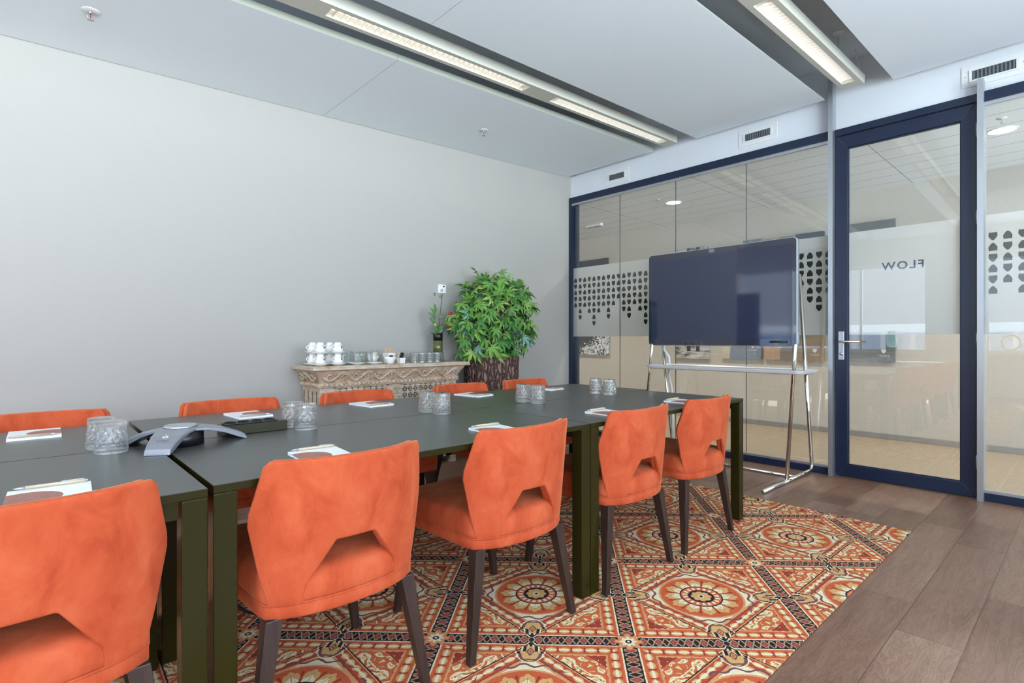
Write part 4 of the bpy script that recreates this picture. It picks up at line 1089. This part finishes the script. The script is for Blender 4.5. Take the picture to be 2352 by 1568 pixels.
# ------------------------------------------------------------------ artworks in the corridor
def art(y0, y1, z0, z1, mat, label, logo=None):
    r = empty('wall_art', (7.06, (y0 + y1) / 2, (z0 + z1) / 2), 0, label, 'artwork', 'canvases on the corridor wall')
    w, h = (y1 - y0) / 2, (z1 - z0) / 2
    MB().box(-.04, -.001, -w, w, -h, h).build('canvas', mat, r)
    if logo:
        lm = simple('white_print', srgb(225, 225, 225), .5); mb = MB(); vs, fs = text_mesh('TRIBES', .03)
        mb.add([(-.0408, logo[0] - v[0], logo[1] + v[1]) for v in vs], fs)
        pts = shield_pts(.045, .045, False); mb.add([(-.0408, logo[0] + p[0], logo[1] + .05 + p[1]) for p in pts], [tuple(range(len(pts)))])
        mb.build('printed_logo', lm, r)
    return r
n = NT('splatter_print'); co = n.coord(); x, y, z = n.sep(co); v = n.noise(co, 26, 4, .7, .8); big = n.noise(co, 2.2, 2)
n.set(col=n.mix((v + (big - .5) * 1.1 + (z * -.25 - .05)).gt(.66), srgb(62, 64, 68), srgb(225, 226, 228)), rough=.5)
art(5.39, 6.9, .85, 2.43, n.m, 'dark grey canvas with white splashes at the far left behind the glass')
n = NT('beach_print'); co = n.coord(); x, y, z = n.sep(co); w = n.noise(n.map(co, (1, 3, 14)), 1.6, 5, .7, .6)
legs = ((y + .02).abs() - .07).abs().lt(.028) * z.gt(-.68) 
n.set(col=n.mix(legs, n.ramp(w, [(.38, srgb(60, 58, 56)), (.48, srgb(170, 168, 165)), (.62, srgb(212, 210, 206))]), srgb(48, 46, 46)), rough=.5)
art(3.642, 4.158, .83, 2.40, n.m, 'black and white canvas of two legs on sand, seen below the screen')
n = NT('slanted_print'); co = n.coord(); x, y, z = n.sep(co); sp = n.voronoi(co, 60)
n.set(col=n.mix((y * 1.0 + z * .12).gt(.06), n.mix(sp.lt(.2), srgb(120, 130, 146), srgb(190, 196, 204)), srgb(200, 188, 172)), rough=.5)
art(2.935, 3.466, .845, 2.40, n.m, 'canvas of a beige slanted shape on speckled blue grey, seen below the screen', (-.16, -.66))
n = NT('brown_print'); co = n.coord(); x, y, z = n.sep(co)
n.set(col=n.mix(y.gt(-.03), srgb(128, 116, 106), srgb(182, 150, 120)), rough=.5)
art(2.56, 2.90, .845, 2.38, n.m, 'plain brown and grey canvas seen under the right half of the screen')
n = NT('sunset_print'); co = n.coord(); x, y, z = n.sep(co); w = n.noise(n.map(co, (1, 2, 6)), 2, 3)
n.set(col=n.ramp(z * .6 + w * .35 + .28, [(.1, srgb(150, 128, 104)), (.28, srgb(104, 112, 108)), (.6, srgb(74, 92, 104)), (.9, srgb(62, 82, 96))]), rough=.5)
art(2.203, 2.52, .84, 2.39, n.m, 'teal and brown canvas seen right of the screen, left of the door post', (-.06, -.70))
n = NT('grey_print'); co = n.coord(); x, y, z = n.sep(co); w = n.noise(co, 2, 2)
n.set(col=n.ramp(w, [(.3, srgb(104, 106, 106)), (.7, srgb(128, 132, 134))]), rough=.5)
art(1.50, 2.05, .859, 2.42, n.m, 'grey canvas with a small white shield logo seen through the glass door', (-.17, -.72))

# floor cables
cb = MB()
def arc(y0, h): return [(.52, 2.72, .01), (.60, 2.55, .01), (.641, 2.405, .01), (.655, 2.307, .01), (.704, 2.203, .01), (.796, 2.133, .01), (.893, 2.113, .01), (1.02, 2.145, .01), (1.2, 2.25, .01), (1.35, 2.5, .01), (1.4, 2.9, .01)]
cb.tube([(p[0], p[1], RZ + .005) for p in arc(0, 0)], .004, 6).tube([(p[0] + .01, p[1] - .012, RZ + .005) for p in arc(0, 0)], .004, 6)
tag(cb.build('power_cable', M['rubber']), 'loop of thin black cables on the rug under the near chair', 'cable')

# ------------------------------------------------------------------ behind the camera (seen in the reflections)
fc = empty('flipchart', (-1.7, 4.85, 0), -.1, 'flipchart easel standing by the far window, reflected in the screen', 'flipchart')
MB().box(-.02, .02, -.36, .36, .95, 2.02).build('board', simple('grey_board', srgb(120, 124, 132), .5), fc, bevel=.004)
MB().box(.02, .045, -.34, .34, 1.96, 2.0).build('paper_clamp', M['alu'], fc)
for (x, y) in ((.25, -.36), (.25, .36), (-.4, 0)): MB().tube([(0, y * .8, 1.1 if x > 0 else 1.4), (x, y, 0.0)], .014, 10).build('leg', M['alu'], fc)
vs1 = MB().lathe([(0, 0), (.085, 0), (.1, .03), (.1, .26), (.06, .36), (.065, .44), (.058, .44), (.053, .36), (.09, .25), (.09, .03), (0, .02)], 28).build('glass_vase', glass_mat('green_glass', .02, (.7, .95, .85, 1)))
vs1.location = (-4.0, 3.0, WZ0 + .0005); tag(vs1, 'pale green glass vase on the window sill, reflected in the door', 'vase')
wr = empty('wreath_ornament', (-4.0, 1.12, WZ0 + .0005), 0, 'pale wreath ornament on a small stand on the window sill, reflected in the right pane', 'ornament')
mb = MB()
for k in range(26):
    a = 2 * PI * k / 26; mb.ball((0, .13 * math.cos(a), .2 + .14 * math.sin(a)), .022, 8, 5)
mb.build('wreath', simple('shell_wreath', srgb(222, 206, 180), .6), wr); MB().box(-.04, .04, -.1, .1, 0, .012).tube([(0, 0, .01), (0, 0, .08)], .005, 8).build('stand', M['alu'], wr)
n = NT('office_facade'); x, y, z = n.sep(n.coord()); fy = (y / 1.6).fract(); fz = (z / 3.2).fract()
wn = fy.inside(.08, .92) * fz.inside(.3, .85); bl = (z * 14).fract().gt(.5)
n.set(col=n.mix(wn, srgb(176, 178, 182), n.mix(bl, srgb(96, 112, 140), srgb(150, 166, 190))), rough=.5)
bg = empty('office_building', (-38, 8, -14), 0, 'office block across the street, only seen reflected in the glass', 'building')
MB().box(-6, 6, -34, 40, 0, 15.6).build('facade', n.m, bg); MB().box(-6.2, 6.2, -34.2, 40.2, 15.6, 16.1).build('parapet', M['white_metal'], bg)
# tables/row continue behind the camera only as far as the glass reflections show them

# ------------------------------------------------------------------ light
wd = bpy.data.worlds.new('daylight'); S.world = wd; wd.use_nodes = True; nt = wd.node_tree
bgn = nt.nodes['Background']; tc_ = nt.nodes.new('ShaderNodeTexCoord'); sp_ = nt.nodes.new('ShaderNodeSeparateXYZ'); rm = nt.nodes.new('ShaderNodeValToRGB')
nt.links.new(tc_.outputs['Generated'], sp_.inputs[0]); nt.links.new(sp_.outputs[2], rm.inputs[0]); nt.links.new(rm.outputs[0], bgn.inputs[0])
rm.color_ramp.elements[0].position = 0; rm.color_ramp.elements[0].color = (1.7, 1.95, 2.15, 1); rm.color_ramp.elements[1].position = .5; rm.color_ramp.elements[1].color = (.52, .72, 1.0, 1)
e = rm.color_ramp.elements.new(.02); e.color = (.80, .92, 1.05, 1)
# sky strength raised towards -y to push more light through the added windows
mr = nt.nodes.new('ShaderNodeMapRange'); nt.links.new(sp_.outputs[1], mr.inputs[0]); mr.inputs[1].default_value = -.15; mr.inputs[2].default_value = -.7; mr.inputs[3].default_value = 1.6; mr.inputs[4].default_value = 8.6
nt.links.new(mr.outputs[0], bgn.inputs[1])
def portal(loc, rot, sx, sy):
    l = bpy.data.lights.new('daylight_portal', 'AREA'); l.shape = 'RECTANGLE'; l.size = sx; l.size_y = sy; l.cycles.is_portal = True
    o = bpy.data.objects.new('daylight_portal', l); COL.objects.link(o); o.location = loc; o.rotation_euler = rot
zc = (WZ0 + WZ1) / 2; hh = WZ1 - WZ0
portal((XB - .22, 4.2, zc), (0, -PI / 2, 0), hh, 3.6); portal((XB - .22, -.35, zc), (0, -PI / 2, 0), hh, 3.7)
portal((6.0, -4.61, 1.4), (PI / 2, 0, 0), 2.05, 2.7); portal((-1.9, YR - .22, zc), (PI / 2, 0, 0), 3.4, hh); portal((1.9, YR - .22, zc), (PI / 2, 0, 0), 3.4, hh)  # first portal feeds the opened corridor end, the others the added windows
sun = bpy.data.lights.new('sun', 'SUN'); sun.energy = 6; sun.angle = .01; sun.color = (1, .93, .84)
so = bpy.data.objects.new('sun', sun); COL.objects.link(so); so.rotation_euler = Vector((1, -.27, -.56)).to_track_quat('-Z', 'Y').to_euler()
for (x, y) in ((5.905, 3.525), (5.82, .525), (5.86, 6.5)):
    l = bpy.data.lights.new('downlight_lamp', 'SPOT'); l.energy = 105; l.color = (1, .92, .82); l.spot_size = 2.4; l.spot_blend = .6; l.shadow_soft_size = .06
    o = bpy.data.objects.new('downlight_lamp', l); COL.objects.link(o); o.location = (x, y, 2.76)

# ------------------------------------------------------------------ camera and colour
cam = bpy.data.cameras.new('camera'); cam.sensor_width = 36; cam.lens = 36 * 1232 / 2352; cam.shift_y = -4 / 2352; cam.clip_start = .05; cam.clip_end = 300
cob = bpy.data.objects.new('camera', cam); COL.objects.link(cob); cob.location = (0, 0, 1.097)
cob.rotation_euler = (PI / 2, 0, math.atan2(1349, 1232) - PI / 2); S.camera = cob
vs_ = S.view_settings; vs_.view_transform = 'Standard'; vs_.look = 'None'; vs_.gamma = 1; vs_.exposure = 0.4; vs_.use_curve_mapping = False
S.cycles.adaptive_threshold = .08; S.cycles.max_bounces = 11; S.cycles.diffuse_bounces = 4; S.cycles.glossy_bounces = 4; S.cycles.transmission_bounces = 10; S.cycles.transparent_max_bounces = 32
S.cycles.caustics_reflective = False; S.cycles.caustics_refractive = False; S.cycles.sample_clamp_indirect = 6; S.cycles.use_denoising = True
